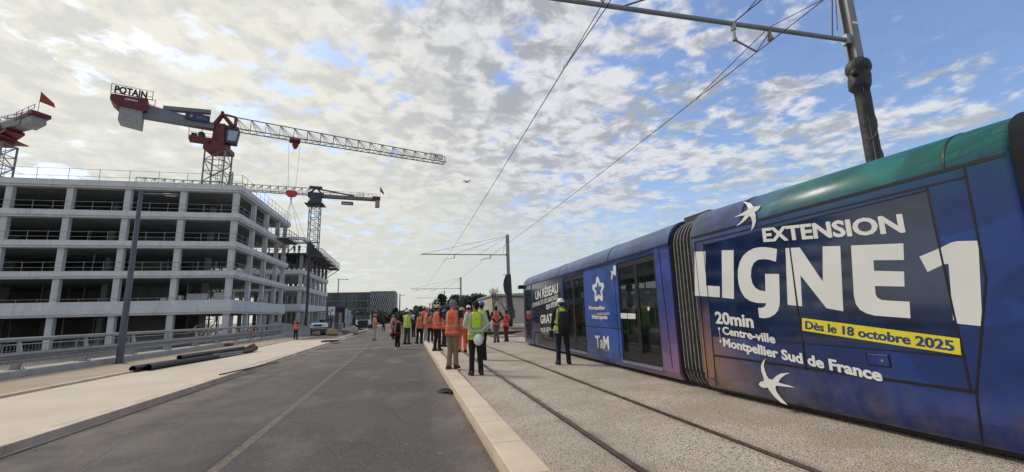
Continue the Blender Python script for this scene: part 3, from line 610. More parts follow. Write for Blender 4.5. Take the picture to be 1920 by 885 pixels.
def ring(K, a, ins=0.0, wid=1.0, zs=1.0, rs=1.0):
    pts = [(u+ins, (2.68+(z-2.68)*rs if z > 2.68 else z)-(ins*.9 if z > 2.7 else -ins*.2)) for u, z in PR]; pts = pts+[(W_-u, z) for u, z in reversed(pts)]
    return [K.T(a, W_/2+(u-W_/2)*wid, z*zs) for u, z in pts]
def livery(name, kind):
    n = NM(name, .36, coat=.15); n.b.inputs['Coat Roughness'].default_value = .16
    nz = n.noise(.55, 5, .55, dist=.4); n2 = n.noise(1.8, 4, .5, n.stretch(.4, 1, 1.6), .8)
    if kind == 2:
        c_ = n.mix(n.mr(nz, .36, .60), (.012,.024,.085), (.018,.058,.24))
        c_ = n.mix(n.mr(n2, .46, .56, 0, .75), c_, (.009,.015,.042))
        # object origin is the tram empty (y = 8): near end y about -5, far end y about -1
        c_ = n.mix(n.mr(n.y, -1.9, -4.6, 0, .55), c_, (.012,.055,.30))
        c_ = n.mix(n.math('MULTIPLY', n.mr(n.z, 1.55, .35, 0, 1), n.mr(n.y, -2.3, -1.25, 0, 1)), c_, (.46,.23,.11))
        c_ = n.mix(n.math('MULTIPLY', n.mr(n.z, .9, .2, 0, 1), n.mr(n.y, -3.6, -1.8, 0, .45)), c_, (.14,.13,.15))
        c_ = n.mix(n.math('MULTIPLY', n.mr(n.z, 2.2, 2.7, 0, 1), n.mr(n.y, -2.2, -1.3, 0, .8)), c_, (.055,.075,.14))
        gr_ = n.mix(n.mr(n.noise(2.5, 6, .6, n.stretch(2, .5, 2)), .42, .58), (.012,.20,.13), (.01,.12,.12))
        c_ = n.mix(n.math('MULTIPLY', n.mr(n.z, 2.62, 2.78, 0, 1), n.mr(n.math('ADD', n.y, n.math('MULTIPLY', n2, 1.2)), -1.9, -2.7, 0, 1)), c_, gr_)
        c_ = n.mix(n.math('MULTIPLY', n.mr(n.z, 2.3, 2.7, 0, .35), n.mr(n.y, -2.4, -4.0, 0, 1)), c_, (.015,.16,.19))
    else:
        c_ = n.mix(n.mr(nz, .36, .62), (.018,.060,.24), (.026,.080,.31))
        c_ = n.mix(n.mr(n.y, 2.4, -.4, 0, .75), c_, (.042,.060,.25))
        c_ = n.mix(n.math('MULTIPLY', n.mr(n.z, 1.5, .3, 0, .85), n.mr(n.y, 2.2, -.4, 0, 1)), c_, (.24,.10,.17))
        c_ = n.mix(n.mr(n.z, 2.62, 2.76, 0, .85), c_, (.045,.075,.18))
        c_ = n.mix(n.math('MULTIPLY', n.mr(n.y, 7.0, 13, 0, .5), 1), c_, (.012,.022,.07))
    bt = n.t.nodes.new('ShaderNodeTexBrick'); sw_ = n.t.nodes.new('ShaderNodeCombineXYZ'); n.l(n.math('ADD', n.y, n.math('MULTIPLY', n.z, .35)), sw_.inputs[0]); n.l(n.math('ADD', n.z, n.math('MULTIPLY', n.y, .18)), sw_.inputs[1]); n.l(sw_.outputs[0], bt.inputs['Vector'])
    bt.inputs['Scale'].default_value = 1.6; bt.inputs['Mortar Size'].default_value = .012; bt.inputs['Color1'].default_value = (.62,.62,.62,1); bt.inputs['Color2'].default_value = (1.25,1.25,1.25,1); bt.inputs['Mortar'].default_value = (.45,.45,.45,1); bt.inputs['Row Height'].default_value = .14; bt.inputs['Brick Width'].default_value = .55
    if kind == 2: c_ = n.mix(n.math('MULTIPLY', n.mr(n.noise(.9, 3), .42, .52), n.mr(n.z, 2.62, 2.72, .0, .6)), c_, n.mix(1.0, c_, bt.outputs['Color'], 'MULTIPLY'))
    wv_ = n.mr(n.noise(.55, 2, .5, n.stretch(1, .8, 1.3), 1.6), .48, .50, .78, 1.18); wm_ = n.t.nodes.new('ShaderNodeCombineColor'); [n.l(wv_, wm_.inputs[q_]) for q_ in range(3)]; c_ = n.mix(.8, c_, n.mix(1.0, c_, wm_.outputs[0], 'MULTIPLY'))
    dirt = n.math('MULTIPLY', n.mr(n.noise(3, 6, .7), .4, .7), n.mr(n.z, .75, .1, .0, .75)); c_ = n.mix(dirt, c_, (.16,.13,.11))
    n.col(c_); n.rough(n.mr(n.noise(2, 5, .6), .3, .7, .30, .48)); return n.m
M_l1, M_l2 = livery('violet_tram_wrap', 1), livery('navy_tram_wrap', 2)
gp_ = NM('wrapped_window_film', .08, coat=.8)
gp_.col(gp_.mix(gp_.mr(gp_.noise(.8, 5, .6, dist=.6), .40, .60), (.006,.014,.045), (.010,.030,.095))); M_film = gp_.m
gp_ = NM('dark_printed_film', .16, coat=.6); gp_.col(gp_.mix(gp_.mr(gp_.y, 9.5, 11.6), (.006,.008,.018), (.012,.022,.085))); M_film1 = gp_.m
M_seam = mat('black_seal', (.004,.004,.005), .5, var=.1)
M_let = mat('white_vinyl', (.72,.72,.70), .35, var=.05, scale=1.5, coat=.3)
def plate(K, a0, a1, z0, z1, off, th, name, m, parent, **k):
    mb = MB(); mb.hexa([K.T(a, u, z) for z in (z0, z1) for a, u in ((a0, -off), (a1, -off), (a1, -off+th), (a0, -off+th))]); return mb.build(name, m, parent, **k)
def pplate(K, px, off, th):
    mb = MB(); mb.prism([K.T(*((lambda t_: (t_[0], -off, t_[1]))(K.S(x, y)))) for x, y in px], K.r*th); return mb
def seam(mb, K, pts, w=.018, off=.006):
    for (a0, z0), (a1, z1) in zip(pts, pts[1:]):
        p, q = K.T(a0, -off, z0), K.T(a1, -off, z1); t_ = (q-p).normalized(); n_ = t_.cross(K.r).normalized()*w/2
        e = t_*w*.35
        mb.add([p-e-n_, q+e-n_, q+e+n_, p-e+n_, p-e-n_+K.r*(off+.002), q+e-n_+K.r*(off+.002), q+e+n_+K.r*(off+.002), p-e+n_+K.r*(off+.002)], [(0,1,2,3),(0,4,5,1),(2,6,7,3),(1,5,6,2),(3,7,4,0)])
def seams(K, lst, parent, off=.006):
    for pts, w in lst:
        mb = MB(); seam(mb, K, pts, w, off); mb.build('seam', M_seam, parent)
def side_text(K, txt, a0, a1, z0, z1, m, parent, bold=.02, off=.005, z0b=None):
    vs_, fs = text_verts(txt, min(bold, .022)); xa = min(v.x for v in vs_); xb = max(v.x for v in vs_); ya = min(v.y for v in vs_); yb = max(v.y for v in vs_)
    z0b = z0 if z0b is None else z0b
    mb = MB(); n_c = 0 if bold < .03 else 4; h_ = z1-z0
    for ci in range(n_c+1):
        da, dz = ((0,0),(.032,.0),(-.032,0),(0,.016),(0,-.016))[ci]
        mb.add([K.T(a0+(a1-a0)*(v.x-xa)/(xb-xa)+da*h_, -off-ci*.0003, (z0+(z0b-z0)*(v.x-xa)/(xb-xa))+(z1-z0)*(v.y-ya)/(yb-ya)+dz*h_) for v in vs_], fs)
    return mb.build('lettering', m, parent, fix=False)
# ---- car 2 (middle section, closest)
mb = MB(); mb.rings([ring(K2, .14, .05), ring(K2, .12, .0), ring(K2, -2, 0, rs=.91), ring(K2, -4.09, 0, rs=.82), ring(K2, -4.12, .05, rs=.82)])
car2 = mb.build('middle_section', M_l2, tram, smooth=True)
mb = MB(); mb.hexa([K2.T(a, u, z) for (z, da) in ((.98, 0), (2.50, .03)) for a, u in ((-.17, -.004), (-3.52, -.004), (-3.52, .01), (-.17, .01))]); film = mb.build('window_panel', M_film, car2)
seams(K2, [([(.12, 2.67), (-4.1, 2.67)], .035), ([(.02, 2.58), (-3.82, 2.56)], .018), ([(.04, 2.58), (.06, .12)], .014), ([(-3.82, 2.66), (-3.80, 1.6), (-3.56, .60), (-3.52, .12)], .016), ([(-.18, 2.52), (-.17, 1.6), (-.13, .16)], .014), ([(-.15, .97), (-3.53, .90)], .014), ([(-.16, .65), (-3.54, .59)], .028), ([(-1.86, 2.52), (-1.84, .60)], .022), ([(-3.50, 2.55), (-3.52, .60)], .018), ([(-.03, .27), (-.14, .25)], .01), ([(-.2, 2.50), (-3.50, 2.52)], .012)], car2)
for a_ in (-1.05, -3.66):     # joints across the curved roof cheek
    mb = MB(); pts = [(u, z) for u, z in PR if z >= 2.68]
    for (u0_, z0_), (u1_, z1_) in zip(pts, pts[1:]): mb.hexa([K2.T(a, u, z) for a in (a_, a_-.02) for u, z in ((u0_-.006, z0_+.004), (u1_-.006, z1_+.006), (u1_+.01, z1_), (u0_+.01, z0_))]); 
    k_r = 1-.18*(.12-a_)/4.2; mb.v = [Vector((v.x, v.y, 2.68+(v.z-2.68)*k_r)) for v in mb.v]; mb.build('roof_joint', M_seam, car2)
ZA = lambda x, y: (1280+x/2.2133, 360+y/2.2133)
glyphs = dict(
 l=[(50,248),(95,246),(98,388),(155,392),(155,437),(52,430)], i=[(163,242),(212,241),(214,444),(165,438)],
 g=[(393,237),(370,232),(345,229),(320,229),(296,234),(272,246),(252,264),(238,290),(231,322),(230,352),(234,385),(243,412),(258,436),(280,452),(308,460),(347,461),(346,471),(338,478),(326,481),(314,480),(319,521),(338,524),(362,520),(384,508),(397,491),(403,468),(404,440),(401,340),(343,340),(345,412),(322,409),(303,398),(290,378),(284,350),(286,318),(296,294),(314,281),(338,278),(360,281),(388,289)],
 n=[(428,233),(487,230),(583,372),(582,226),(655,224),(668,495),(598,482),(490,345),(497,474),(437,468)],
 e=[(700,222),(917,213),(920,282),(793,283),(796,327),(920,330),(922,392),(799,390),(802,424),(810,439),(828,448),(860,451),(943,455),(947,524),(800,513),(765,504),(738,489),(720,465),(712,430)],
 one=[(984,268),(1075,230),(1112,211),(1140,204),(1228,202),(1246,557),(1140,546),(1124,530),(1105,298),(1085,300),(1018,332)])
for k_, pl_ in glyphs.items(): pplate(K2, [ZA(*p) for p in pl_], .0052, .0006).build('lettering', M_let, car2)
seams(K2, [([(-1.86, 2.3), (-1.84, 1.3)], .016), ([(-.18, 2.44), (-.165, 1.6)], .01)], car2, .0085)
side_text(K2, 'EXTENSION', -1.45, -3.24, 2.335, 2.535, M_let, car2, .065, .007, z0b=2.135)
side_text(K2, '20min', -.29, -1.07, 1.17, 1.365, M_let, car2, .045, .007, z0b=1.11)
side_text(K2, 'Centre-ville', -.42, -1.42, 1.0, 1.125, M_let, car2, .05, .007, z0b=.905)
side_text(K2, 'Montpellier Sud de France', -.41, -2.76, .77, .945, M_let, car2, .055, .009, z0b=.535)
mb = MB()
for z in (1.085, .885): mb.tube([K2.T(-.345, -.001, z), K2.T(-.345, -.007, z)], .022, 10)
mb.bar(K2.T(-.345, -.004, 1.085), K2.T(-.345, -.004, .885), .008, .006); mb.build('bullet_mark', M_let, car2)
M_yel = mat('yellow_vinyl', (.72,.62,.03), .35, var=.05, coat=.3)
bn = pplate(K2, [(1504.5, 596), (1800, 634.5), (1803.3, 666), (1505, 619.5)], .0075, .001).build('date_banner', M_yel, car2)
vs_, fs = text_verts('Dès le 18 octobre 2025', .018); xa = min(v.x for v in vs_); xb = max(v.x for v in vs_); ya = min(v.y for v in vs_); yb = max(v.y for v in vs_)
qd = [K2.S(*p) for p in ((1504.5,596),(1800,634.5),(1803.3,666),(1505,619.5))]; M_blv = mat('blue_vinyl', (.02,.05,.16), .4); mb = MB()
for ci, (dx_, dy_) in enumerate(((0,0),(.0022,0),(-.0022,0))):
    pp = []
    for v in vs_:
        u_ = .03+.94*(v.x-xa)/(xb-xa)+dx_; w_ = .16+.66*(v.y-ya)/(yb-ya)+dy_
        tp_ = [qd[0][k]+(qd[1][k]-qd[0][k])*u_ for k in (0,1)]; bt_ = [qd[3][k]+(qd[2][k]-qd[3][k])*u_ for k in (0,1)]
        pp.append(K2.T(bt_[0]+(tp_[0]-bt_[0])*w_, -.0092-ci*.0003, bt_[1]+(tp_[1]-bt_[1])*w_))
    mb.add(pp, fs)
mb.build('lettering', M_blv, bn, fix=False)
sw1 = [(252,40),(268,43),(285,48),(297,62),(312,60),(326,58),(322,68),(313,78),(302,84),(306,100),(306,122),(299,144),(285,162),(289,144),(291,124),(287,108),(279,100),(264,118),(245,132),(222,143),(240,128),(252,112),(262,98),(240,101),(215,106),(236,96),(258,84),(272,76),(275,68),(268,54)]
sw2 = [(348,690),(340,705),(338,722),(343,742),(350,762),(359,775),(375,779),(390,763),(410,753),(447,750),(425,760),(408,774),(398,790),(420,797),(445,803),(468,812),(440,809),(412,806),(390,803),(386,812),(392,830),(410,855),(437,884),(410,874),(385,852),(365,828),(354,811),(340,813),(326,808),(316,798),(324,788),(340,783),(336,765),(328,745),(326,725),(332,705)]
pplate(K2, [ZA(*p) for p in sw2], .0065, .001).build('swallow_emblem', M_let, car2)
pl_ = [K2.S(*ZA(*p)) for p in sw1]; mb = MB()
def prof_u(z):
    for (u0_, z0_), (u1_, z1_) in zip(PR[6:], PR[7:]):
        if z <= z1_: return u0_+(u1_-u0_)*max(0, (z-z0_))/(z1_-z0_)
    return .6
cam_a, cam_u = (CAMP-K2.A).dot(K2.d), (CAMP-K2.A).dot(K2.r)
def curve_pt(a, z):        # carry a point measured on the flat side onto the curved roof cheek
    if z > 2.68:
        for i in range(200):
            t_ = 1+i*.0008; u = cam_u*(1-t_); zz = CH+(z-CH)*t_
            if prof_u(zz) <= u: break
        else: t_ = 1.02; u = .1; zz = CH+(z-CH)*t_
        return K2.T(cam_a+(a-cam_a)*t_, u-.012, zz+.004)
    return K2.T(a, -.008, z)
from mathutils.geometry import tessellate_polygon
v3 = [Vector((a, z, 0)) for a, z in pl_]; tris = [tuple(v3[i] for i in t_) for t_ in tessellate_polygon([v3])]
for _ in range(3): tris = [q_ for a, b, c in tris for q_ in ((a, (a+b)/2, (a+c)/2), (b, (b+c)/2, (a+b)/2), (c, (a+c)/2, (b+c)/2), ((a+b)/2, (b+c)/2, (a+c)/2))]
for q_ in tris: mb.add([curve_pt(v.x, v.y) for v in q_], [(0,1,2)])
sw_o = mb.build('swallow_emblem', M_let, car2, fix=False); bm = bmesh.new(); bm.from_mesh(sw_o.data); bmesh.ops.remove_doubles(bm, verts=bm.verts, dist=.0005); bmesh.ops.recalc_face_normals(bm, faces=bm.faces); bm.to_mesh(sw_o.data); bm.free()
hp_ = plate(K2, -2.64, -2.86, .745, .865, .012, .02, 'service_hatch', M_l2, car2, bevel=.006)
mb = MB(); seam(mb, K2, [(-2.63,.74),(-2.63,.87),(-2.87,.865),(-2.87,.735),(-2.63,.74)], .008, .005); mb.build('seam', M_seam, car2)
mb = MB(); mb.tube([K2.T(-2.80,-.012,.80), K2.T(-2.80,-.02,.80)], .014, 8); mb.build('latch', M_galv, hp_)
# ---- gangways
M_bel = mat('dark_bellows', (.055,.053,.05), .75, var=.4, scale=8, bump=.3); M_belr = mat('pale_bellows_edge', (.30,.29,.26), .7, var=.35, scale=12)
def gangway(Ka, a0, Kb, a1, n):
    mb = MB(); rs = []; ridge = []
    for i in range(2*n+1):
        f = i/(2*n); ra = ring(Ka, a0, .07 if i % 2 else .15); rb = ring(Kb, a1, .07 if i % 2 else .15)
        pa = ring(Ka, a0+.0, .07 if i % 2 else .15); r_ = [p.lerp(q, f) for p, q in zip(ra, rb)]; rs.append(r_)
        if i % 2: ridge.append(r_)
    mb.rings(rs); g_ = mb.build('gangway_bellows', M_bel, tram)
    mb = MB()
    for r_ in ridge:
        c_ = sum(r_, Vector())/len(r_)
        mb.tube([p+(p-c_).normalized()*.008 for p in r_], .0085, 5)
    mb.build('bellows_edge', M_belr, g_)
    mb = MB(); p, q = ridge[0], ridge[-1]; e = (q[3]-p[3]).normalized()*.04
    zf = .62; a_ = p[2].lerp(p[3], zf)-e; b_ = q[2].lerp(q[3], zf)+e; mb.bar(a_+Vector((-.02,0,0)), b_+Vector((-.02,0,0)), .03); mb.build('bellows_strap', M_seam, g_)
    return g_
gangway(K1, -.06, K2, .17, 6); gangway(K2, -4.2, K3, -.05, 6)
mb = MB(); mb.rings([ring(K1, -.05, .10), ring(K1, -.02, .03)]); mb.build('end_frame', M_seam, tram); mb = MB(); mb.rings([ring(K2, -4.2, .10), ring(K2, -4.1, .05)]); mb.build('end_frame', M_seam, tram)
mb = MB(); mb.hexa([K2.T(a, u, z) for z in (2.98, 3.22) for a, u in ((.12,.45),(.85,.45),(.85,2.1),(.12,2.1))]); mb.build('roof_duct', M_dark, tram)
# ---- car 3 behind the camera side
mb = MB(); mb.rings([ring(K3, -.10, .05), ring(K3, -.14, 0), ring(K3, -9, 0), ring(K3, -9.6, .1, .85)]); car3 = mb.build('rear_section', M_l2, tram)
plate(K3, -.9, -4, .98, 2.5, .004, .01, 'window_panel', M_film, car3); plate(K3, -5, -8, .98, 2.5, .004, .01, 'window_panel', M_film, car3)
# ---- car 1 with doors: hollow shell
mb = MB()
def pan(a0, a1, z0, z1): mb.hexa([K1.T(a, u, z) for z in (z0, z1) for a, u in ((a0, 0), (a1, 0), (a1, .06), (a0, .06))])
D = [(4.72, 6.70), (.55, 2.37)]
low = .22
for a0, a1 in [(-.02,.55),(2.37,4.72),(6.70,12.62)]: pan(a0, a1, low, 2.69)
for a0, a1 in D: pan(a0, a1, low, .27); pan(a0, a1, 2.60, 2.69)
# bottom skirt curl, roof and far side
top = [(u, z) for u, z in PR if z >= 2.68]
out = top+[(W_-u, z) for u, z in reversed(top)]; inn = [(u+.0 if abs(u) < .3 else u, z-.07) for u, z in out]
for (p0, p1, q0, q1) in zip(out, out[1:], inn, inn[1:]):
    mb.hexa([K1.T(a, u, z) for a in (-.02, 12.62) for u, z in (p0, p1, q1, q0)])
mb.hexa([K1.T(a, u, z) for z in (.1, low) for a, u in ((-.02, .06 if z < .2 else 0), (12.62, .06 if z < .2 else 0), (12.62, .3), (-.02, .3))])
for a0, a1, z0, z1 in [(-.02,12.62,.22,1.05),(-.02,12.62,2.35,2.69),(-.02,.4,1.05,2.35),(2.5,2.8,1.05,2.35),(4.6,4.9,1.05,2.35),(6.6,7,1.05,2.35),(9,9.2,1.05,2.35),(11,12.62,1.05,2.35)]:
    mb.hexa([K1.T(a, u, z) for z in (z0, z1) for a, u in ((a0, W_-.06), (a1, W_-.06), (a1, W_), (a0, W_))])
mb.hexa([K1.T(a, u, z) for z in (.1, 2.9) for a, u in ((-.02,.1),(.02,.1),(.02,W_-.1),(-.02,W_-.1))])
# nose
mb.rings([ring(K1, 12.62, 0), ring(K1, 12.85, .0, .97), ring(K1, 13.15, .03, .88), ring(K1, 13.5, .1, .7, .97)])
car1 = mb.build('front_section', M_l1, tram); car1.data.polygons.foreach_set('use_smooth', [True]*len(car1.data.polygons)); car1.data.set_sharp_from_angle(angle=R(30))
gm = bpy.data.materials.new('tinted_glass'); gm.use_nodes = True; b_ = gm.node_tree.nodes['Principled BSDF']; b_.inputs['Base Color'].default_value = (.24,.30,.29,1); b_.inputs['Roughness'].default_value = .03; b_.inputs['Alpha'].default_value = .36; b_.inputs['Specular IOR Level'].default_value = .8
b_.inputs['Base Color'].default_value = (.01,.014,.014,1)
mb = MB(); mb.hexa([K1.T(a, u, z) for z in (.28, .34) for a, u in ((0,.08),(12.5,.08),(12.5,W_-.08),(0,W_-.08))]); mb.build('cabin_floor', mat('cabin_floor_grey', (.12,.12,.13), .6), car1)
mb = MB(); mb.hexa([K1.T(a, u, z) for z in (2.55, 2.58) for a, u in ((0,.1),(12.5,.1),(12.5,W_-.1),(0,W_-.1))]); mb.build('cabin_ceiling', mat('cabin_ceiling_white', (.6,.6,.6), .6), car1)
for a0, a1 in [(.4,2.5),(2.8,4.6),(4.9,6.6),(7,9),(9.2,11)]:
    plate(K1, a0, a1, 1.05, 2.35, -W_+.04, .01, 'window_pane', gm, car1)
M_seat = mat('green_seat_fabric', (.08,.45,.10), .8, var=.3, scale=8)
for a_ in (.75, 1.5, 2.3, 3.2, 4.1, 5.0, 5.8, 6.5):
    mb = MB(); mb.hexa([K1.T(a, u, z) for z in (.72, .82) for a, u in ((a_,1.5),(a_+.45,1.5),(a_+.45,2.4),(a_,2.4))]); mb.hexa([K1.T(a+(z-.82)*.12, u, z) for z in (.82, 1.5) for a, u in ((a_+.4,1.5),(a_+.48,1.5),(a_+.48,2.4),(a_+.4,2.4))]); mb.build('passenger_seat', M_seat, car1, bevel=.03)
mb = MB()
for a_, u_ in ((.9,.9),(2.0,1.4),(2.3,.7),(5.1,.9),(6.2,.9)): mb.tube([K1.T(a_,u_,.34), K1.T(a_,u_,2.55)], .018, 8)
mb.tube([K1.T(.3,1.2,2.2), K1.T(8,1.2,2.2)], .016, 8); 
mb.build('grab_pole', M_galv, car1)
for di, (a0, a1) in enumerate(D):
    dr_ = MB(); fw_ = .055; am = (a0+a1)/2
    for b0, b1_ in ((a0+.01, am-.008), (am+.008, a1-.01)):
        for q0, q1, y0_, y1_ in ((b0, b0+fw_, .28, 2.59), (b1_-fw_, b1_, .28, 2.59), (b0+fw_, b1_-fw_, .28, .46), (b0+fw_, b1_-fw_, 2.46, 2.59)):
            dr_.hexa([K1.T(a, u, z) for z in (y0_, y1_) for a, u in ((q0,.02),(q1,.02),(q1,.05),(q0,.05))])
    door = dr_.build('door', M_black, car1)
    for b0, b1_ in ((a0+.01, am-.008), (am+.008, a1-.01)):
        plate(K1, b0+fw_, b1_-fw_, .46, 2.46, -.03, .008, 'pane', gm, door)
        mb = MB(); mb.tube([K1.T((b0+b1_)/2-.2*(1 if b0 < am else -1), .07, .8), K1.T((b0+b1_)/2-.2*(1 if b0 < am else -1), .07, 1.7)], .014, 6); mb.build('handle', M_galv, door)
    plate(K1, a0+.0, a1-.0, .205, .245, .02, .06, 'door_step', M_galv, car1)
mb = pplate(K1, [(1160.5,587),(1174.5,587.5),(1175,597.5),(1161,597)], -.015, .002); mb2 = pplate(K1, [(1175.5,587.5),(1190,588),(1190.5,598),(1176,597.8)], -.015, .002)
mb.build('notice_sticker', M_let, car1); mb2.build('notice_sticker', M_let, car1)
mb = MB(); a_, z_ = K1.S(1215, 579); mb.tube([K1.T(a_, .018, z_), K1.T(a_, .01, z_)], .045, 14); mb.build('round_sticker', M_let, car1)
plate(K1, 6.86, 11.0, .62, 2.68, .004, .01, 'printed_window_panel', M_film1, car1); plate(K1, 11.22, 12.46, .32, 2.68, .004, .01, 'cab_side_window', M_glassd, car1); plate(K1, 11.35, 12.2, 1.2, 1.42, .006, .003, 'red_cab_panel', mat('red_cab_panel', (.20,.02,.015), .4), car1)
plate(K1, 11.35, 12.2, 1.42, 1.56, .006, .003, 'white_cab_panel', M_craneg, car1)
plate(K1, 6.86, 10.4, .2, .62, .004, .01, 'dark_lower_panel', M_dark, car1)
seams(K1, [([(-.02,2.70),(12.7,2.70)], .04), ([(4.72,1.02),(2.38,.99)], .02), ([(2.55,2.6),(2.52,.3)], .015), ([(.35,2.66),(.22,.3)], .016), ([(11.1,2.7),(11.1,.2)], .02), ([(9,2.66),(9,.25)], .012), ([(4.73,2.66),(4.73,.25)], .025), ([(6.72,2.66),(6.72,.25)], .025)], car1)
seams(K1, [([(10.85,.15),(10.75,.66),(9.75,.66),(9.45,.42),(8.2,.42),(7.9,.66),(7.3,.66)], .09)], car1, .012)
for a_ in (2.9, 7.2):
    mb = MB()
    for (u0_, z0_), (u1_, z1_) in zip(top, top[1:]): mb.hexa([K1.T(a, u, z) for a in (a_, a_-.02) for u, z in ((u0_-.006, z0_+.004), (u1_-.006, z1_+.006), (u1_+.01, z1_), (u0_+.01, z0_))])
    mb.build('roof_joint', M_seam, car1)
def t1(txt, pa, pb, hz, bold=.02):
    a0, z0 = K1.S(*pa); a1, z1 = K1.S(*pb); side_text(K1, txt, a0, a1, z0, z0+hz, M_let, car1, bold, .009, z0b=z1)
t1('UN RÉSEAU', (1004.5,562.5), (1047,549), .44, .07); t1('DE MOBILITÉS DÉCARBONÉES', (999.5,576), (1047,561), .22, .02); t1("QUI S'ÉTEND", (1024.5,581.5), (1052,573), .24, .04)
t1('GRATUIT', (1014,607), (1052,604), .34, .08); t1('POUR LES HABITANTS', (1014.5,623), (1052.5,619.5), .17, .02)
t1('Montpellier', (1105,582.5), (1135.5,583), .14, .03); t1('méditerranée', (1119.5,591), (1143.5,590), .085, .0); t1('Métropole', (1111,600), (1139.5,601), .15, .035)
t1('TaM', (1118,652), (1143,655), .33, .03); t1('transports', (1132,657.5), (1143.5,658.5), .03, .0)
# five-petal outline emblem
aC, zC = K1.S(1122, 543.5); sx_, sz_ = .42, .35; ptsO = []
for i in range(60):
    th = 2*math.pi*i/60+math.pi/2; rr = .86+.20*math.cos(5*(th-math.pi/2)); ptsO.append((aC+sx_*rr*math.cos(th)*.98, zC+sz_*rr*math.sin(th)))
mb = MB(); 
def ringband(mb, outer, inner, K, off):
    n = len(outer); mb.add([K.T(a, -off, z) for a, z in outer]+[K.T(a, -off, z) for a, z in inner], [(i, (i+1)%n, n+(i+1)%n, n+i) for i in range(n)])
inner_ = []
for i in range(60):
    th = 2*math.pi*i/60+math.pi/2; ph_ = ((th-math.pi/2)/(2*math.pi/5)) % 1; tri = abs(ph_-.5)*2; rr = .28+.34*tri; inner_.append((aC+sx_*rr*math.cos(th), zC+sz_*rr*math.sin(th)))
ringband(mb, ptsO, inner_, K1, .006); mb.build('flower_emblem', M_let, car1, fix=False)
sw = [(x*.6+1145-1280*0, y) for x, y in []]
ox, oy = 1144.5, 497
pl3 = [(1151,497),(1154,497.5),(1155,501),(1155,517),(1152,516),(1149.5,514),(1149,521),(1147,526),(1146.3,519),(1147,513),(1144.6,506),(1147.5,509),(1150,508),(1149.5,502)]
pplate(K1, pl3, .006, .001).build('swallow_emblem', M_let, car1)
mb = MB(); mb.hexa([K1.T(a, u, z) for z in (2.62, 2.80) for a, u in ((12.75,-.20),(13.0,-.20),(13.0,.05),(12.75,.05))]); mb.build('side_camera', M_black, car1, bevel=.03)
# underframe and bogies
def under(K, a0, a1):
    mb = MB(); mb.hexa([K.T(a, u, z) for z in (.03, .24) for a, u in ((a0,.22),(a1,.22),(a1,W_-.22),(a0,W_-.22))]); mb.build('underframe', M_black, tram)
under(K1, -.8, 12.9); under(K2, .1, -4.1); under(K3, -.1, -9)
for K, a_ in ((K1, 9.6), (K1, 8.0), (K3, -5.0), (K3, -6.8)):
    mb = MB()
    for u_ in (.35, W_-.45): mb.tube([K.T(a_, u_, .30), K.T(a_, u_+.1, .30)], .29, 20)
    mb.build('wheel', M_rail, tram)
# ================================================================== OVERHEAD LINE
M_mast = mat('grey_mast_paint', (.24,.24,.24), .5, .3, var=.15, scale=3); M_wrap = mat('black_wrapping_film', (.030,.030,.032), .55, var=.5, scale=5, bump=1.0, bscale=9)
M_wire = mat('copper_wire', (.05,.045,.04), .5, .5)
def ohl_mast(px, py, h, za, reach, wrap, label, w2=.13):
    e = empty('catenary_mast', (px, py, 0), label, 'catenary mast', 'overhead line masts along the tram track')
    mb = MB(); mb.box(px-w2, px+w2, py-w2-.01, py-w2+.02, 0, h); mb.box(px-w2, px+w2, py+w2-.02, py+w2+.01, 0, h); mb.box(px-.012, px+.012, py-w2+.02, py+w2-.02, 0, h); mb.box(px-.3, px+.3, py-.3, py+.3, 0, .04); mb.build('pole', M_mast, e)
    mb = MB(); mb.tube([(px-w2-.05, py, za), (px-reach, py, za+.03)], .045, 10); mb.build('arm', M_mast, e)
    mb = MB(); mb.box(px-w2-.12, px-w2, py-.06, py+.06, za-.1, za+.1); mb.build('arm_bracket', M_galv, e)
    tops_ = [(reach*.98, 0), (reach*.62, .04), (reach*.34, .08), (.5, .12)]
    for d_, dz in tops_:
        mb = MB(); mb.bar((px-w2, py, h-.12-dz*2), (px-d_, py, za+.06), .022); mb.build('stay_rod', M_wire, e)
    return e
A_ = YP(1600, 72, 6.28)
ME = ohl_mast(8.7, 6.28, 9.3, 6.72, 8.2, True, 'nearest catenary mast rising behind the tram, lower part wrapped in black film', w2=.088)
# film wrap with loose bulge
def wrap(e, px, py, pts):
    mb = MB(); random.seed(5); rs = []
    for z, r_, ox_ in pts:
        rs.append([Vector((px+ox_+(r_+random.uniform(-.01,.012))*math.cos(6.2832*j/14)*1.05, py+(r_+random.uniform(-.02,.02))*math.sin(6.2832*j/14), z+random.uniform(-.02,.02))) for j in range(14)])
    mb.rings(rs); mb.build('film_wrap', M_wrap, e, smooth=True)
wrap(ME, 8.7, 6.28, [(z_, .128 if r_ < .23 else r_*.68, ox_*.6) for z_, r_, ox_ in [(0,.21,0),(1,.20,0),(2,.21,0),(3,.20,.01),(4,.2,0),(5.0,.21,0),(5.4,.205,0),(5.62,.22,0),(5.68,.26,-.03),(5.78,.27,-.03),(5.9,.29,-.01),(5.98,.27,.02),(6.02,.31,.02),(6.10,.33,.03),(6.20,.30,.04),(6.24,.26,.04),(6.28,.20,.02)]])
mb = MB(); mb.ell((8.50, 6.2, 5.95), (.07,.07,.09), 10, 7); mb.build('film_fold', M_wrap, ME, smooth=True)
mb = MB()
for z in (1.5, 3.2, 4.2, 4.9): mb.tube([Vector((8.7+.14*math.cos(t_), 6.28+.14*math.sin(t_), z+.35*math.sin(t_+1))) for t_ in [3.3+.35*i for i in range(9)]], .012, 4)
mb.build('adhesive_tape', mat('brown_tape', (.16,.11,.08), .4), ME)
mb = MB(); mb.box(8.55, 8.72, 6.105, 6.108, 6.98, 7.03); mb.build('number_plate', M_whitep, ME)
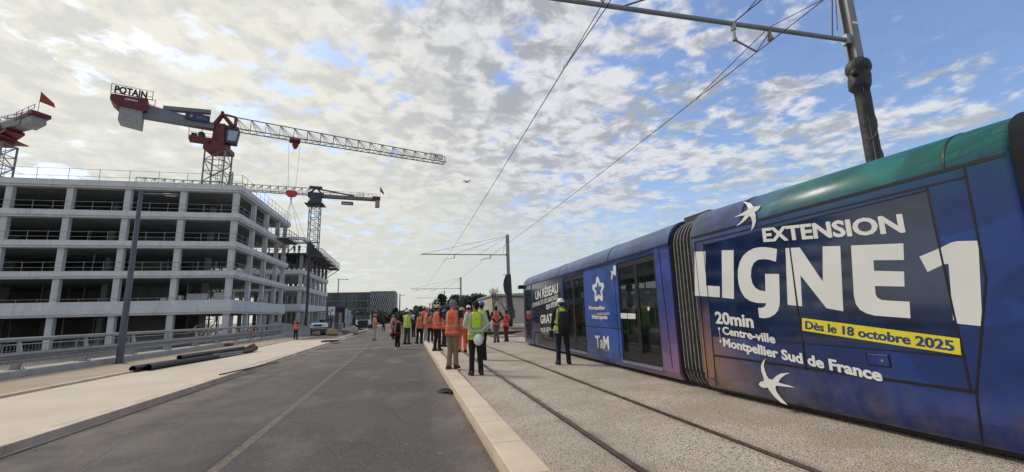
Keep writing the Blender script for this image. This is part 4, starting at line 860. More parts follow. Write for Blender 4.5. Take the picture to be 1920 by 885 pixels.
# steady arm and insulator hanging from the near arm
ia = YP(1372, 30, 6.28); sa = YP(1447, 76, 6.28); mb = MB(); xi = ia.x; za = 6.72
mb.tube([(xi,6.28,za),(xi,6.28,za-.12)], .05, 12); mb.tube([(xi,6.28,za-.12),(xi,6.28,za-.30)], .028, 12); mb.tube([(xi,6.28,za-.30),(xi,6.28,za-.34)], .045, 12)
mb.build('insulator', mat('grey_porcelain', (.35,.35,.35), .3), ME)
mb = MB(); mb.tube([(xi,6.28,za-.33),(xi+.45,6.28,za-.52),(sa.x-.05,6.28,sa.z+.14),(sa.x,6.28,sa.z)], .018, 8); mb.build('steady_arm', M_mast, ME)
p_ = YP(1441, 50, 6.28); mb = MB(); mb.tube([(p_.x,6.28,za),(p_.x,6.28,za-.16)], .035, 8); mb.ell((p_.x,6.28,za-.2),(.06,.06,.06),8,6); mb.build('messenger_clamp', M_mast, ME)
ib = YP(1137, 14, 6.28); mb = MB(); mb.tube([(ib.x-.45,6.28,ib.z+.22),(ib.x-.1,6.28,ib.z+.16),(ib.x,6.28,ib.z)], .018, 8); mb.bar((ib.x-.45,6.28,ib.z+.2),(ib.x-.5,6.28,za),.05); mb.build('steady_arm', M_mast, ME)
MM = ohl_mast(8.75, 40, 8.95, 7.02, 8.1, True, 'catenary mast with long arm and stay rods standing beyond the front of the tram')
wrap(MM, 8.75, 40, [(0,.22,0),(1,.26,.05),(1.8,.30,.12),(2.4,.28,.06),(3.2,.27,.02),(4.2,.27,0),(5.0,.24,0),(5.2,.2,0)])
mb = MB(); mb.rings([[Vector((8.5+a_*w1+dx_, 39.8+b_*.05, z)) for a_, b_ in ((-1,-1),(1,-1),(1,1),(-1,1))] for z, w1, dx_ in ((3.2,.03,0),(3.5,.14,-.08),(4.2,.2,-.12),(4.7,.16,-.06),(5.1,.05,0))]); mb.build('loose_film', M_wrap, MM)
Yf = 84.0; MF = ohl_mast(8.95, Yf, YP(865,520,Yf).z, YP(865,541,Yf).z, 8.95-YP(770,541,Yf).x, True, 'farther catenary mast seen above the heads of the group')
wrap(MF, 8.95, Yf, [(0,.3,0),(1.5,.34,.0),(3,.36,.05),(4.2,.34,0),(5.0,.26,0)])
for e_, yy_, zz_ in ((MM, 40, 7.02), (MF, Yf, YP(865,541,Yf).z)):
    for px_ in (YP(852 if yy_ == 40 else 784, 480, yy_).x, YP(920 if yy_ == 40 else 816, 480, yy_).x):
        mb = MB(); mb.tube([(px_,yy_,zz_),(px_,yy_,zz_-.35)], .04, 6); mb.tube([(px_,yy_,zz_-.3),(px_-.8,yy_,zz_-.42),(px_-1.0,yy_,zz_-.6)], .025, 6); mb.build('steady_arm', M_mast, e_)
MG = ohl_mast(9.2, 132, 9.0, 7.0, 8.6, False, 'farthest small catenary mast, almost lost among the distant poles')
# wires
def wire(name_l, pts, r=.009):
    mb = MB(); mb.tube(pts, r, 5); tag(mb.build('overhead_wire', M_wire, origin=pts[0]), name_l, 'wire', 'overhead wires')
w1n = XP(1060, 125, 2.68); w1a = YP(1137, 14, 6.28); wm1 = YP(833, 489, 40); wm2 = YP(906, 489, 40); wf1 = YP(793, 546, Yf); wf2 = YP(829, 546, Yf)
w2a = YP(1447, 76, 6.28); w2n = XP(1300, 190, 6.1)
def catseg(p, q, sag, n=10): return [p.lerp(q, i/n)+Vector((0,0,-sag*4*(i/n)*(1-i/n))) for i in range(n+1)]
M1 = [Vector((2.7, -14, 6.0)), w1a, w1n, XP(840, 470, 2.75)]
wire('left contact wire running over the kerbside track', [Vector((2.6,-14,w1a.z)), w1a, w1n]+catseg(w1n, wm1, .10)[1:]+catseg(wm1, wf1, .1)[1:]+[Vector((wf1.x, 132, wf1.z))], .0095)
wire('right contact wire running over the tram', [Vector((6.4,-14,w2a.z)), w2a, w2n]+catseg(w2n, wm2, .10)[1:]+catseg(wm2, wf2, .1)[1:]+[Vector((wf2.x, 132, wf2.z))], .0095)
wire('short upper wire joining the left contact wire at a clamp', [Vector((2.5,-14,7.2)), YP(1127, 12, 5.6), w1n], .008)
wire('short upper wire joining the right contact wire at a clamp', [Vector((6.6,-14,7.4)), YP(1541, 0, 5.2), YP(1441, 52, 6.28), w2n], .008)
for c_ in (w1n, w2n):
    mb = MB(); mb.bar(c_+Vector((0,-.12,.0)), c_+Vector((0,.10,.03)), .02, .05); tag(mb.build('wire_clamp', M_galv, origin=c_), 'small metal clamp on the left contact wire' if c_ is w1n else 'small metal clamp on the right contact wire', 'clamp')
mb = MB(); a_ = YP(1570, 0, 6.28); mb.bar(YP(1567, 0, 6.28), YP(1570, 57, 6.28), .014); mb.build('stay_rod', M_wire, ME)
mb = MB(); mb.bar(YP(1400, 22, 6.28), YP(1420, 0, 6.28)+Vector((.6,0,.7)), .014); mb.build('stay_rod', M_wire, ME)
# ================================================================== STREET LAMPS
M_lamp = mat('slate_lamp_paint', (.10,.11,.13), .45, .3, var=.15, scale=3)
def lamp(x, y, h, arm, label, wrapm=None, zb=-.03):
    e = empty('street_lamp', (x, y, zb), label, 'street lamp', 'street lamps along the sidewalk')
    b0 = Vector((x, y, zb)); mb = MB(); mb.tube([b0, b0+UZ*1.2, b0+UZ*h], [.125, .115, .07], 14); mb.build('pole', M_lamp, e)
    mb = MB(); mb.tube([b0+UZ*(h-.18), b0+UZ*(h-.18)+Vector((arm*.6,0,.0))], .035, 8); mb.build('arm', M_lamp, e)
    mb = MB(); c_ = b0+UZ*(h-.19)+Vector((arm*.8,0,0)); mb.ell(c_, (arm*.27,.16,.05), 14, 8); hd = mb.build('lamp_head', M_lamp, e, smooth=True)
    mb = MB(); mb.ell(c_+UZ*-.03, (arm*.18,.12,.035), 12, 6); mb.build('lens', mat('lamp_lens', (.5,.5,.48), .2), hd)
    mb = MB(); mb.tube([b0, b0+UZ*.02], .2, 12); mb.build('base_flange', M_lamp, e)
    return e
lamp(-11.02, 20.28, 6.95, 1.35, 'slate grey street lamp standing beside the guard rail, largest on the left')
e = lamp(-10.9, 50, 9.9, 0.9, 'dark street lamp pole partly wrapped in black film in front of the second building', zb=-.05)
wrap(e, -10.9, 50, [(0,.13,0),(1,.16,-.03),(2,.12,0),(3.5,.12,.02),(5,.15,0),(6.5,.11,0),(8,.12,0),(9.6,.11,0),(9.9,.08,0)])
Yb = XP(616, 590, -10.9).y
for px_, py_, lb in ((635, 522, 'grey street lamp with arm to the right standing behind the sign board'), (703, 547, 'far street lamp in front of the dark glass office building')):
    Yl = 78 if px_ == 635 else 118; p_ = YP(px_, py_, Yl); lamp(p_.x, Yl, p_.z+.1, 1.6 if px_ == 635 else 2.2, lb, zb=-.1)
# ================================================================== BACKGROUND
def leafy(name, x, y, h, rad, label, group, col, trunk_h=.35, n=1500, leaf=.35, shape='round', cat='tree', zb=-.17, seed=1):
    e = empty(name, (x, y, zb), label, cat, group); rnd = random.Random(seed); b0 = Vector((x, y, zb))
    mb = MB(); mb.tube([b0, b0+Vector((rnd.uniform(-.1,.1)*rad, 0, h*.5)), b0+Vector((rnd.uniform(-.15,.15)*rad, 0, h*.85))], [h*.03, h*.02, h*.006], 7)
    for i in range(6):
        a_ = rnd.uniform(0, 6.28); z = h*rnd.uniform(.35,.7); mb.tube([b0+UZ*z, b0+Vector((math.cos(a_)*rad*.7, math.sin(a_)*rad*.7, z+h*.15))], [h*.012, h*.004], 5)
    mb.build('trunk', M_bark, e)
    mb = MB(); blobs = []
    for i in range(13):
        a_ = rnd.uniform(0, 6.28); f = rnd.random()
        if shape == 'cone': z = h*(.2+.75*f); rr = rad*(1.05-f)*.9; blobs.append((Vector((math.cos(a_)*rr*.5, math.sin(a_)*rr*.5, z)), rr*.65+.15*rad))
        elif shape == 'umbrella': z = h*rnd.uniform(.62,.9); rr = rad*math.sqrt(f); blobs.append((Vector((math.cos(a_)*rr*.8, math.sin(a_)*rr*.8, z)), rad*.36))
        else: z = h*rnd.uniform(trunk_h+.1,.85); rr = rad*math.sqrt(f)*.75; blobs.append((Vector((math.cos(a_)*rr, math.sin(a_)*rr, z)), rad*rnd.uniform(.3,.5)))
    for i in range(n):
        c_, r_ = rnd.choice(blobs); v = Vector((rnd.gauss(0,1), rnd.gauss(0,1), rnd.gauss(0,1))).normalized()*r_*rnd.uniform(.55,1.08); v.z *= .75
        p = b0+c_+v; u = Vector((rnd.gauss(0,1), rnd.gauss(0,1), rnd.gauss(0,1))).normalized(); w2 = u.orthogonal().normalized(); u *= leaf*rnd.uniform(.5,1.1); w2 *= leaf*rnd.uniform(.4,.8)
        mb.add([p-u, p+w2, p+u, p-w2], [(0,1,2,3)])
    mb.build('crown', col, e, fix=False); return e
M_bark = mat('bark', (.09,.07,.055), .95, var=.3, scale=6)
def leafm(name, c):
    m = mat(name, c, .75, var=.45, scale=.9); return m
LG = [leafm('dark_pine_foliage', (.028,.045,.025)), leafm('olive_foliage', (.060,.075,.035)), leafm('mid_green_foliage', (.045,.075,.028)), leafm('dull_far_foliage', (.055,.065,.042))]
pines = [(768,585,3.0,'round',1,'low round dull tree left of the far catenary mast'),(790,575,2.6,'round',3,'small bushy tree right of the distant poles'),(828,553,4.0,'cone',0,'pointed dark conifer with layered top left of the far catenary mast'),(858,556,4.2,'umbrella',0,'broad umbrella pine directly behind the far catenary mast'),(884,552,4.0,'umbrella',0,'tallest umbrella pine behind the grey haired man'),(903,553,4.2,'umbrella',0,'umbrella pine behind the man with the blue helmet'),(922,566,3.4,'round',1,'olive green tree beside the pale building'),(845,575,4.5,'round',0,'dark bushy tree between the conifer and the umbrella pine'),(873,578,4.5,'round',0,'dark bushy tree under the umbrella pines'),(938,574,1.3,'cone',0,'thin dark cypress against the pale building'),(912,580,3.6,'round',2,'green bush crown in front of the pale building corner'),(812,580,3.2,'round',3,'dull green tree left of the pointed conifer')]
for i, (px_, py_, rad, shp, mi, lb) in enumerate(pines):
    Yt = 118+ (i*7) % 23; p_ = YP(px_, py_, Yt); leafy('pine_tree' if shp != 'round' else 'leafy_tree', p_.x, Yt, p_.z+.3, rad*1.15, lb, 'trees beyond the works', LG[mi], n=1500 if rad > 2 else 500, leaf=.42, shape=shp, seed=i+3)
offt = [(648,588,'leafy tree left of the truck under the office building'),(664,580,'leafy tree behind the parked truck'),(684,590,'leafy tree between the truck and the man in the red helmet'),(700,584,'olive tree behind the man in the red helmet'),(716,582,'tall green tree under the pale end of the office building'),(730,588,'green tree right of the walking figure'),(742,578,'dark layered conifer at the right end of the office building'),(752,588,'bushy tree below the distant poles'),(630,592,'low leafy tree behind the sign board')]
for i, (px_, py_, lb) in enumerate(offt):
    Yt = 128+(i*11) % 30; p_ = YP(px_, py_, Yt); leafy('leafy_tree' if i != 6 else 'conifer_tree', p_.x, Yt, p_.z+.2, 3.4 if i != 6 else 2.4, lb, 'trees before the office building', LG[(i*2+1) % 4 if i != 6 else 0], trunk_h=.05, n=1300, leaf=.4, shape='round' if i != 6 else 'cone', seed=i+40)
# office building, pale end volume
YO = 190; L_ = YP(613, 552, YO); Mi = YP(695, 550, YO); Rr = YP(742, 547.5, YO)
go = NM('dark_office_glazing', .12)
sq = go.stretch(1, 1, 1); wv = go.mr(go.noise(.35, 2, .5, go.stretch(1.0, 1, .15)), .4, .6)
go.col(go.mix(wv, (.045,.060,.062), (.095,.125,.12)))
ob = empty('office_building', (Mi.x, YO, -.2), 'long dark glass office building with a paler chequered end beyond the trees', 'building')
mb = MB(); mb.box(-58, Mi.x, YO, YO+30, -.2, L_.z+.3); mb.build('glazed_block', go.m, ob)
mb = MB(); h_ = L_.z+.3
for i in range(4): mb.box(-58.1, Mi.x, YO-.15, YO, 2.4+i*3.1, 2.9+i*3.1)
mb.box(-58.3, Mi.x, YO-.3, YO+30, h_, h_+.4); mb.build('floor_band', mat('grey_cladding', (.13,.14,.14), .6), ob)
mb = MB(); x = -58
while x < Mi.x: mb.box(x, x+.1, YO-.08, YO, 0, h_); x += 1.5
mb.build('mullion', M_dark, ob)
mb = MB(); mb.box(Mi.x, Rr.x, YO-1, YO+26, -.2, Rr.z+.4); mb.build('pale_block', mat('pale_grey_cladding', (.24,.25,.245), .7, var=.1), ob)
random.seed(4); mb = MB(); mb3 = MB(); nC = 22; nR = 9; wx = (Rr.x-Mi.x-.4)/nC; hz = (Rr.z-.2)/nR
for j in range(nR):
    for i in range(nC):
        if (i+j) % 2 == 0: (mb if i < 15 or j % 2 else mb3).box(Mi.x+.2+i*wx, Mi.x+.2+i*wx+wx*.72, YO-1.05, YO-1, .4+j*hz, .4+j*hz+hz*.92)
mb.build('window', M_glassd, ob); mb3.build('window', go.m, ob)
# pale building on the right with sloping roof edge
YQ = 85; Lq = YP(922, 556, YQ); 
ob = empty('pale_building', (24, YQ, -.2), 'low cream building with brownish roof edge behind the bare tree', 'building')
mb = MB(); mb.box(Lq.x, 60, YQ, YQ+20, -.2, Lq.z); mb.build('wall', mat('cream_render', (.50,.45,.36), .9, var=.08, scale=.5), ob)
mb = MB(); mb.hexa([Vector(v) for v in ((Lq.x-.3,YQ-.5,Lq.z+.02),(60,YQ-.5,Lq.z+.02),(60,YQ+20,Lq.z+.02),(Lq.x-.3,YQ+20,Lq.z+.02),(Lq.x+.3,YQ,Lq.z+.45),(60,YQ,Lq.z+1.5),(60,YQ+19,Lq.z+1.5),(Lq.x+.3,YQ+19,Lq.z+.45))]); mb.hexa([Vector(v) for v in ((Lq.x+1.5,YQ-.02,Lq.z-.15),(60,YQ-.02,Lq.z-2.2),(60,YQ-.01,Lq.z+.0),(Lq.x+1.5,YQ-.01,Lq.z+.0),(Lq.x+1.5,YQ-.12,Lq.z-.15),(60,YQ-.12,Lq.z-2.2),(60,YQ-.12,Lq.z),(Lq.x+1.5,YQ-.12,Lq.z))]); mb.build('roof', mat('brown_roof_sheet', (.22,.19,.16), .7, var=.15), ob)
mb = MB()
for i in range(4): mb.box(Lq.x+3+i*5.0, Lq.x+4.6+i*5, YQ-.06, YQ-.0, .8, 2.4)
mb.build('window', M_glassd, ob)
# bare sapling and small plants
def bare(x, y, h, label, seed=2):
    e = empty('bare_tree', (x, y, 0), label, 'tree', 'young street trees'); rnd = random.Random(seed); mb = MB(); b0 = Vector((x, y, 0))
    mb.tube([b0, b0+UZ*h*.5], [.06, .045], 7); mb.build('trunk', M_bark, e); mb = MB()
    def br(p, d, l, r_, k_):
        q = p+d*l; mb.tube([p, q], [r_, r_*.6], 4)
        if k_ > 0:
            for i in range(3):
                nd = (d+Vector((rnd.uniform(-.7,.7), rnd.uniform(-.7,.7), rnd.uniform(.0,.5)))).normalized(); br(p+d*l*rnd.uniform(.5,1), nd, l*.68, r_*.6, k_-1)
    for i in range(5): br(b0+UZ*h*.48, Vector((rnd.uniform(-.8,.8), rnd.uniform(-.6,.6), 1)).normalized(), h*.22, .035, 3)
    mb.build('crown', M_bark, e)
p_ = YP(946, 545, 48); bare(p_.x, 48, 4.2, 'bare young tree with thin spreading branches between two people in orange vests')
p_ = YP(925, 545, 50); bare(p_.x, 50, 5.0, 'tall thin bare sapling left of the people in orange vests', 5)
rnd = random.Random(9)
for i in range(5):
    x = 12.5+i*1.7; y = 44+i*1.2; leafy('shrub', x, y, 1.6+rnd.random(), .9, ['grey green shrub right behind the wrapped catenary mast','second grey green shrub behind the catenary mast','low shrub near the front corner of the tram','shrub seen beyond the tram nose','shrub beside the tram nose, farthest right'][i], 'shrubs behind the mast', LG[3], trunk_h=0, n=260, leaf=.16, cat='shrub', seed=i)
for i, (x, h_) in enumerate(((11.4, 6.2), (14.6, 4.6))):
    e = empty('lamp_post', (x, 52, 0), ('slim dark post between the catenary mast and the tram nose', 'shorter slim post beside the tram nose')[i], 'post'); mb = MB(); mb.tube([(x,52,0),(x,52,h_)], .06, 8); mb.build('pole', M_dark, e); mb = MB(); mb.bar((x,52,h_),(x-.7,52,h_+.05),.12,.06); mb.build('lamp_head', M_dark, e)
# distant poles
for i, (px_, top_, lb) in enumerate(((750,551,'tallest distant pole right of the office building'),(782,572,'short distant pole above the crowd, left one'),(795,574,'short distant pole above the crowd, middle one'),(806,568,'distant pole with short arm near the pointed conifer'))):
    Yp = 150; p_ = YP(px_, top_, Yp); e = empty('distant_pole', (p_.x, Yp, -.2), lb, 'pole', 'distant poles along the street'); mb = MB(); mb.tube([(p_.x,Yp,-.2),(p_.x,Yp,p_.z)], [.22,.16], 7); mb.build('pole', M_dark, e); mb = MB(); mb.bar((p_.x,Yp,p_.z-.5),(p_.x+1.6,Yp,p_.z-.4),.15); mb.build('arm', M_dark, e)
ORD = ['first','second','third','fourth','fifth','sixth','seventh','eighth','ninth','tenth','eleventh','twelfth','thirteenth','fourteenth','fifteenth']
# ================================================================== WORKS ITEMS
def rock(px_, py_, wx, wy, wz, m, label, seed):
    p = G(px_, py_, -.1); rnd = random.Random(seed); mb = MB(); mb.ell((0,0,0),(1,1,1),14,9); out_ = []
    for v in mb.v:
        n_ = noise.noise(v*1.3+Vector((seed*3.1,0,0))); q = v*(1+.45*n_); q = Vector((round(q.x*2.2)/2.2*.5+q.x*.5, round(q.y*2.2)/2.2*.5+q.y*.5, q.z)); out_.append(Vector((p.x+q.x*wx/2, p.y+q.y*wy/2, p.z+max(-.05, q.z*wz*.5+wz*.42))))
    mb.v = out_; tag(mb.build('boulder', m, origin=p), label, 'boulder', 'boulders by the road')
rock(593,629,.85,.7,.5,mat('brown_stone',(.26,.19,.15),.9,var=.25,scale=3,bump=.5,bscale=8),'small flat brownish boulder in front of the roller drum',1)
rock(623,628.5,1.15,.9,.72,mat('ochre_stone',(.42,.26,.15),.9,var=.25,scale=3,bump=.5,bscale=8),'ochre boulder in the middle of the three boulders',2)
rock(656,627,1.7,1.2,.80,mat('grey_stone',(.30,.25,.21),.9,var=.25,scale=3,bump=.5,bscale=8),'largest grey boulder, right of the ochre one',7)
# black pipes on the sidewalk
M_pipe = mat('black_pipe', (.012,.012,.013), .45, var=.3, scale=5)
pA, pB = G(284,688,.08), G(470,657,.08); d_ = (pB-pA).normalized(); n_ = Vector((-d_.y, d_.x, 0))
for i, (o0, o1, off, r_, zz, lb) in enumerate(((-.15, 7.0, .0, .10, .08, 'thick black pipe lying on the sidewalk nearest to the road'), (-.5, 5.6, .22, .10, .08, 'thick black pipe lying behind the front one on the sidewalk'), (1.6, 6.4, .11, .085, .235, 'black pipe lying on top of the two others'))):
    p, q = pA+d_*o0+n_*off, pA+d_*o1+n_*off; p.z = q.z = zz; mb = MB(); k_ = 10; ro = [p.lerp(q, j/k_)+n_*.02*math.sin(j) for j in range(k_+1)]
    mb.tube(ro, r_, 14, cap=False); mb.tube(ro, r_*.88, 14, cap=False); o_ = tag(mb.build('pipe', M_pipe, origin=p, smooth=True), lb, 'pipe', 'pipes on the sidewalk')
p = pA+d_*6.9+n_*.12; p.z = .13; mb = MB(); mb.tube([p, p+d_*.9+n_*.03], [.15, .13], 12); mb.tube([p+d_*.2+UZ*.1, p+d_*.6+UZ*.18], [.1,.08], 8); tag(mb.build('rusty_pipe_end', M_rust, origin=p, bevel=.01), 'rusty brown pipe coupling at the far end of the black pipes', 'pipe fitting')
for i in range(2):
    p = G(400+i*12, 664+i*4, .3); q = G(455, 659+i*3, .3); mb = MB(); mb.tube([p, q], .02, 6); tag(mb.build('steel_rod', M_galv, origin=p), ('thin grey rod lying on the black pipes, upper one', 'thin grey rod lying on the black pipes, lower one')[i], 'rod', 'rods on the pipes')
mb = MB(); p = G(412,701,.02); q = G(520,679,.0); p.z = q.z = .0; mb.bar(p, q, .05, .03); tag(mb.build('thin_batten', M_dark, origin=p), 'thin dark batten lying along the sidewalk kerb', 'batten')
p = G(372, 728, -.14); mb = MB(); mb.hexa([p+Vector(v) for v in ((-.05,-.04,0),(.06,-.03,0),(.05,.05,0),(-.04,.04,0),(-.03,-.03,.035),(.05,-.02,.03),(.04,.04,.03),(-.03,.03,.04))]); tag(mb.build('stone_chip', mat('pale_stone', (.5,.48,.45), .9), origin=p), 'small pale stone chip on the asphalt by the sidewalk kerb', 'stone')
# debris on the asphalt by the kerb
deb = MB(); rnd = random.Random(21)
for i in range(420):
    y = rnd.uniform(3.4, 20); x = kx(y)-abs(rnd.gauss(0,.12))-.01 if rnd.random() < .6 else rnd.uniform(-4.8, .7)
    if 7.5 < y < 9.0 and rnd.random() < .5: x = kx(y)-abs(rnd.gauss(0,.16))-.02
    s_ = rnd.uniform(.004,.013); p = Vector((x, y, Z)); mb_ = [p+Vector((rnd.uniform(-1,1)*s_, rnd.uniform(-1,1)*s_, 0)) for _ in range(3)]+[p+Vector((0,0,s_*1.2))]; deb.add(mb_, [(0,1,2),(0,1,3),(1,2,3),(2,0,3)])
tag(deb.build('loose_gravel', mat('gravel_grey', (.16,.14,.12), .9, var=.6, scale=30), fix=False), 'loose grit scattered over the asphalt and along the kerb', 'gravel', kind='stuff')
for i, (px_, py_, lb) in enumerate(((836,734,'dark clod heap lying by the limestone kerb'),(835,711,'thin pale wood splinter lying by the limestone kerb'),(622,640,'dark rubber mat lying at the sidewalk end'),(848,738,'small black clod touching the limestone kerb'))):
    p = G(px_, py_, Z if i != 2 else -.02); mb = MB()
    if i == 1: mb.bar(p, p+Vector((.26,-.10,.0))+UZ*.015, .03, .02)
    elif i == 2: mb.box(p.x-.55, p.x+.4, p.y-.7, p.y+.5, -.02, .06)
    else:
        mb.ell((0,0,0),(1,1,1),10,6,z0=-.2); mb.v = [p+Vector((v.x*(.16 if i == 0 else .06), v.y*(.30 if i == 0 else .10), max(0, v.z)*.05))*(1+.0)*1+Vector((v.x*.16*noise.noise(v*4), v.y*.25*noise.noise(v*5+Vector((3,1,0))), .03*noise.noise(v*6))) for v in mb.v]
    tag(mb.build(['clod','splinter','rubber_mat','clod'][i], [M_rub, mat('pale_wood',(.5,.42,.33),.8), M_rub, M_rub][i], origin=p), lb, ['clod','splinter','mat','clod'][i])
# concrete barrier with sagging cover
mb = MB(); pA, pB = Vector((-12.0, 44.5, 0)), Vector((-9.4, 46.6, 0))
pa_ = YP(527, 633, 45.0); pb_ = YP(579, 634, 46.5); d_ = (Vector((pb_.x, pb_.y, 0))-Vector((pa_.x, pa_.y, 0))).normalized(); n_ = Vector((-d_.y, d_.x, 0)); b0 = Vector((pa_.x, pa_.y, -.12)); Lb = (Vector((pb_.x, pb_.y, 0))-Vector((pa_.x, pa_.y, 0))).length
mb.rings([[b0+d_*t_+n_*u+UZ*z for u, z in ((-.35,0),(-.33,.25),(-.12,.55),(-.09,1.15+hz),(.09,1.15+hz),(.12,.55),(.33,.25),(.35,0))] for t_, hz in ((-1.0,.35),(Lb*.3,.12),(Lb*.6,.05),(Lb,-.25))])
tag(mb.build('concrete_barrier', mat('barrier_concrete', (.30,.29,.27), .9, var=.12, scale=1.5, bump=.2), origin=b0), 'grey concrete barrier between the guard rail end and the roller', 'barrier')
mb = MB(); mb.tube([b0+d_*-.8+UZ*1.2, b0+d_*-.8+UZ*2.3, b0+d_*-.5+UZ*2.4, b0+d_*-.3+UZ*2.2, b0+d_*-.3+UZ*1.1], .05, 8); tag(mb.build('bent_tube_frame', M_galv, origin=b0), 'bent galvanised tube frame at the end of the guard rail', 'tube frame')
# heap of guard rail pieces lying behind the rail
rnd = random.Random(14)
for i in range(14):
    y = rnd.uniform(29, 43); x = -12.05-rnd.random()*.7; z = .2+rnd.random()*.75; mb = MB(); a_ = rnd.uniform(-.25,.25); l_ = rnd.uniform(1.5,4)
    p, q = Vector((x, y, z)), Vector((x+math.sin(a_)*l_*.4, y+l_, z+rnd.uniform(-.1,.15)))
    if i % 3 == 0: mb.tube([p, p+Vector((.1,.4,.35)), p+Vector((.1,1.0,.4)), p+Vector((0,1.5,.05))], .03, 6)
    else: mb.bar(p, q, .07, .16)
    tag(mb.build('rail_offcut', M_galv if i % 3 else M_dark, origin=p), ('thin bent dark bar in the heap behind the guard rail' if i % 3 == 0 else 'flat grey steel profile in the heap behind the guard rail'), 'steel offcut', 'loose steel pieces heaped behind the guard rail')
for i, y in enumerate((35.2, 37.6)):
    mb = MB(); mb.bar((-11.3, y, -.03), (-11.3, y, .95), .03); e = tag(mb.build('marker_stake', mat('red_stake_paint', (.30,.04,.03), .6), origin=(-11.3, y, -.03)), ('red marker stake with a tag in front of the guard rail', 'plain red marker stake right of the tagged one')[i], 'stake')
    if i == 0: mb = MB(); mb.box(-11.27, -11.24, y-.25, y+.25, .55, .8); mb.build('tag', mat('red_plastic_tag', (.5,.05,.06), .5), e)
for i, (px_, py_) in enumerate(((395,644),)):
    p = G(px_, py_, .0); mb = MB(); mb.box(-11.35,-11.05,31,31.6,-.03,.12); tag(mb.build('red_block', mat('red_works_plastic', (.20,.04,.035), .7), origin=(-11.2,31,-.03), bevel=.02), 'small dull red block at the foot of the plinth', 'block')
# roller
p = G(594, 629, -.1); rl = empty('road_roller', (p.x, p.y+.7, -.1), 'white and black tandem road roller with roll bar standing behind the small boulder', 'road roller'); c = Vector((p.x, p.y+.7, -.1))
def bxl(c, x0,x1,y0,y1,z0,z1, taper=0): 
    mb = MB(); mb.hexa([c+Vector(v) for v in ((x0,y0,z0),(x1,y0,z0),(x1,y1,z0),(x0,y1,z0),(x0+taper,y0+taper,z1),(x1-taper,y0+taper,z1),(x1-taper,y1,z1),(x0+taper,y1,z1))]); return mb
mb = MB(); mb.tube([c+Vector((-.78,0,.5)), c+Vector((.78,0,.5))], .5, 24); mb.build('front_drum', mat('drum_steel', (.10,.10,.10), .5, .5, var=.2), rl)
mb = MB(); mb.tube([c+Vector((-.78,2.4,.5)), c+Vector((.78,2.4,.5))], .5, 24); mb.build('rear_drum', M_dark, rl)
mb = bxl(c, -.88, .88, -.55, .3, .62, .92); mb.add([c+Vector(v) for v in ((-.88,-.5,.62),(-.8,-.5,.3),(-.8,.3,.3),(-.88,.3,.62))], [(0,1,2,3)]); mb.build('drum_yoke', M_black, rl, bevel=.04)
MB().tube([c+Vector((-.86,-.57,.80)), c+Vector((.86,-.57,.80))], .03, 6).build('trim_bar', M_whitep, rl)
bxl(c, -.80, .80, -.5, 1.0, .95, 1.55, .1).build('bonnet', M_whitep, rl, bevel=.08); bxl(c, -.40, .40, -.53, -.4, 1.12, 1.35).build('grille', M_black, rl)
for sx_ in (-.6, .6): MB().ell(c+Vector((sx_,-.5,1.25)), (.09,.05,.09), 10, 6).build('headlight', M_galv, rl)
bxl(c, -.75, .75, 1.0, 2.9, .6, 1.25, .05).build('body', M_black, rl, bevel=.05); bxl(c, -.25, .25, 1.6, 2.1, 1.25, 1.95).build('seat', M_black, rl, bevel=.05)
mb = MB()
for sx_ in (-.72, .72): mb.tube([c+Vector((sx_,.75,1.5)), c+Vector((sx_*1.0,.9,2.85)), c+Vector((sx_*.92,1.0,3.0)), c+Vector((sx_*.92,2.2,3.0)), c+Vector((sx_,2.4,2.8)), c+Vector((sx_,2.5,1.2))], .04, 8)
mb.tube([c+Vector((-.66,1.0,3.0)), c+Vector((.66,1.0,3.0))], .04, 8); mb.tube([c+Vector((-.66,2.2,3.0)), c+Vector((.66,2.2,3.0))], .04, 8); mb.build('roll_bar', M_dark, rl); rl.scale = (.95,.95,.80)
# truck
p = G(680, 618, -.1); c = Vector((p.x, p.y, -.12)); tk = empty('dump_truck', (c.x, c.y, c.z), 'white works truck with black front and loader arm facing the camera in the background', 'truck')
sc_ = 1.12
bxl(c, -1.2, 1.2, .2, 2.1, .9, 3.0, .08).build('cab', M_whitep, tk, bevel=.08)
wn = bxl(c, -1.08, 1.08, .16, .3, 1.95, 2.75).build('windscreen', M_glassd, tk, bevel=.04); bxl(c, -1.2, 1.2, .05, 1.2, 2.8, 3.02, .1).build('sun_visor', M_black, tk)
mb = MB(); mb.prism([c+Vector(v) for v in ((-.75,.17,1.8),(.75,.17,1.8),(.95,.17,.95),(.5,.17,.55),(-.5,.17,.55),(-.95,.17,.95))], (0,-.05,0)); mb.build('grille', M_black, tk)
bxl(c, -1.22, 1.22, .0, .5, .35, .75).build('bumper', M_black, tk, bevel=.05)
for sx_ in (-1, 1):
    mb = MB(); mb.prism([c+Vector((sx_*a_, .12, z)) for a_, z in ((.72,1.0),(1.12,1.12),(1.14,1.28),(.75,1.12))], (0,-.06,0)); mb.build('headlight', mat('headlight_lens', (.8,.8,.8), .2), tk)
    MB().tube([c+Vector((sx_*1.0-.15,1.1,.5)), c+Vector((sx_*1.0+.15,1.1,.5))], .5, 18).build('wheel', M_rub, tk); MB().tube([c+Vector((sx_*1.0-.15,4.8,.5)), c+Vector((sx_*1.0+.15,4.8,.5))], .5, 18).build('wheel', M_rub, tk)
    bxl(c+Vector((sx_*1.38,.25,0)), -.12, .12, 0, .12, 1.9, 2.6).build('mirror', M_black, tk, bevel=.03)
bxl(c, -1.3, 1.3, 2.4, 6.6, .95, 2.6).build('tipper_body', M_dark, tk, bevel=.05)
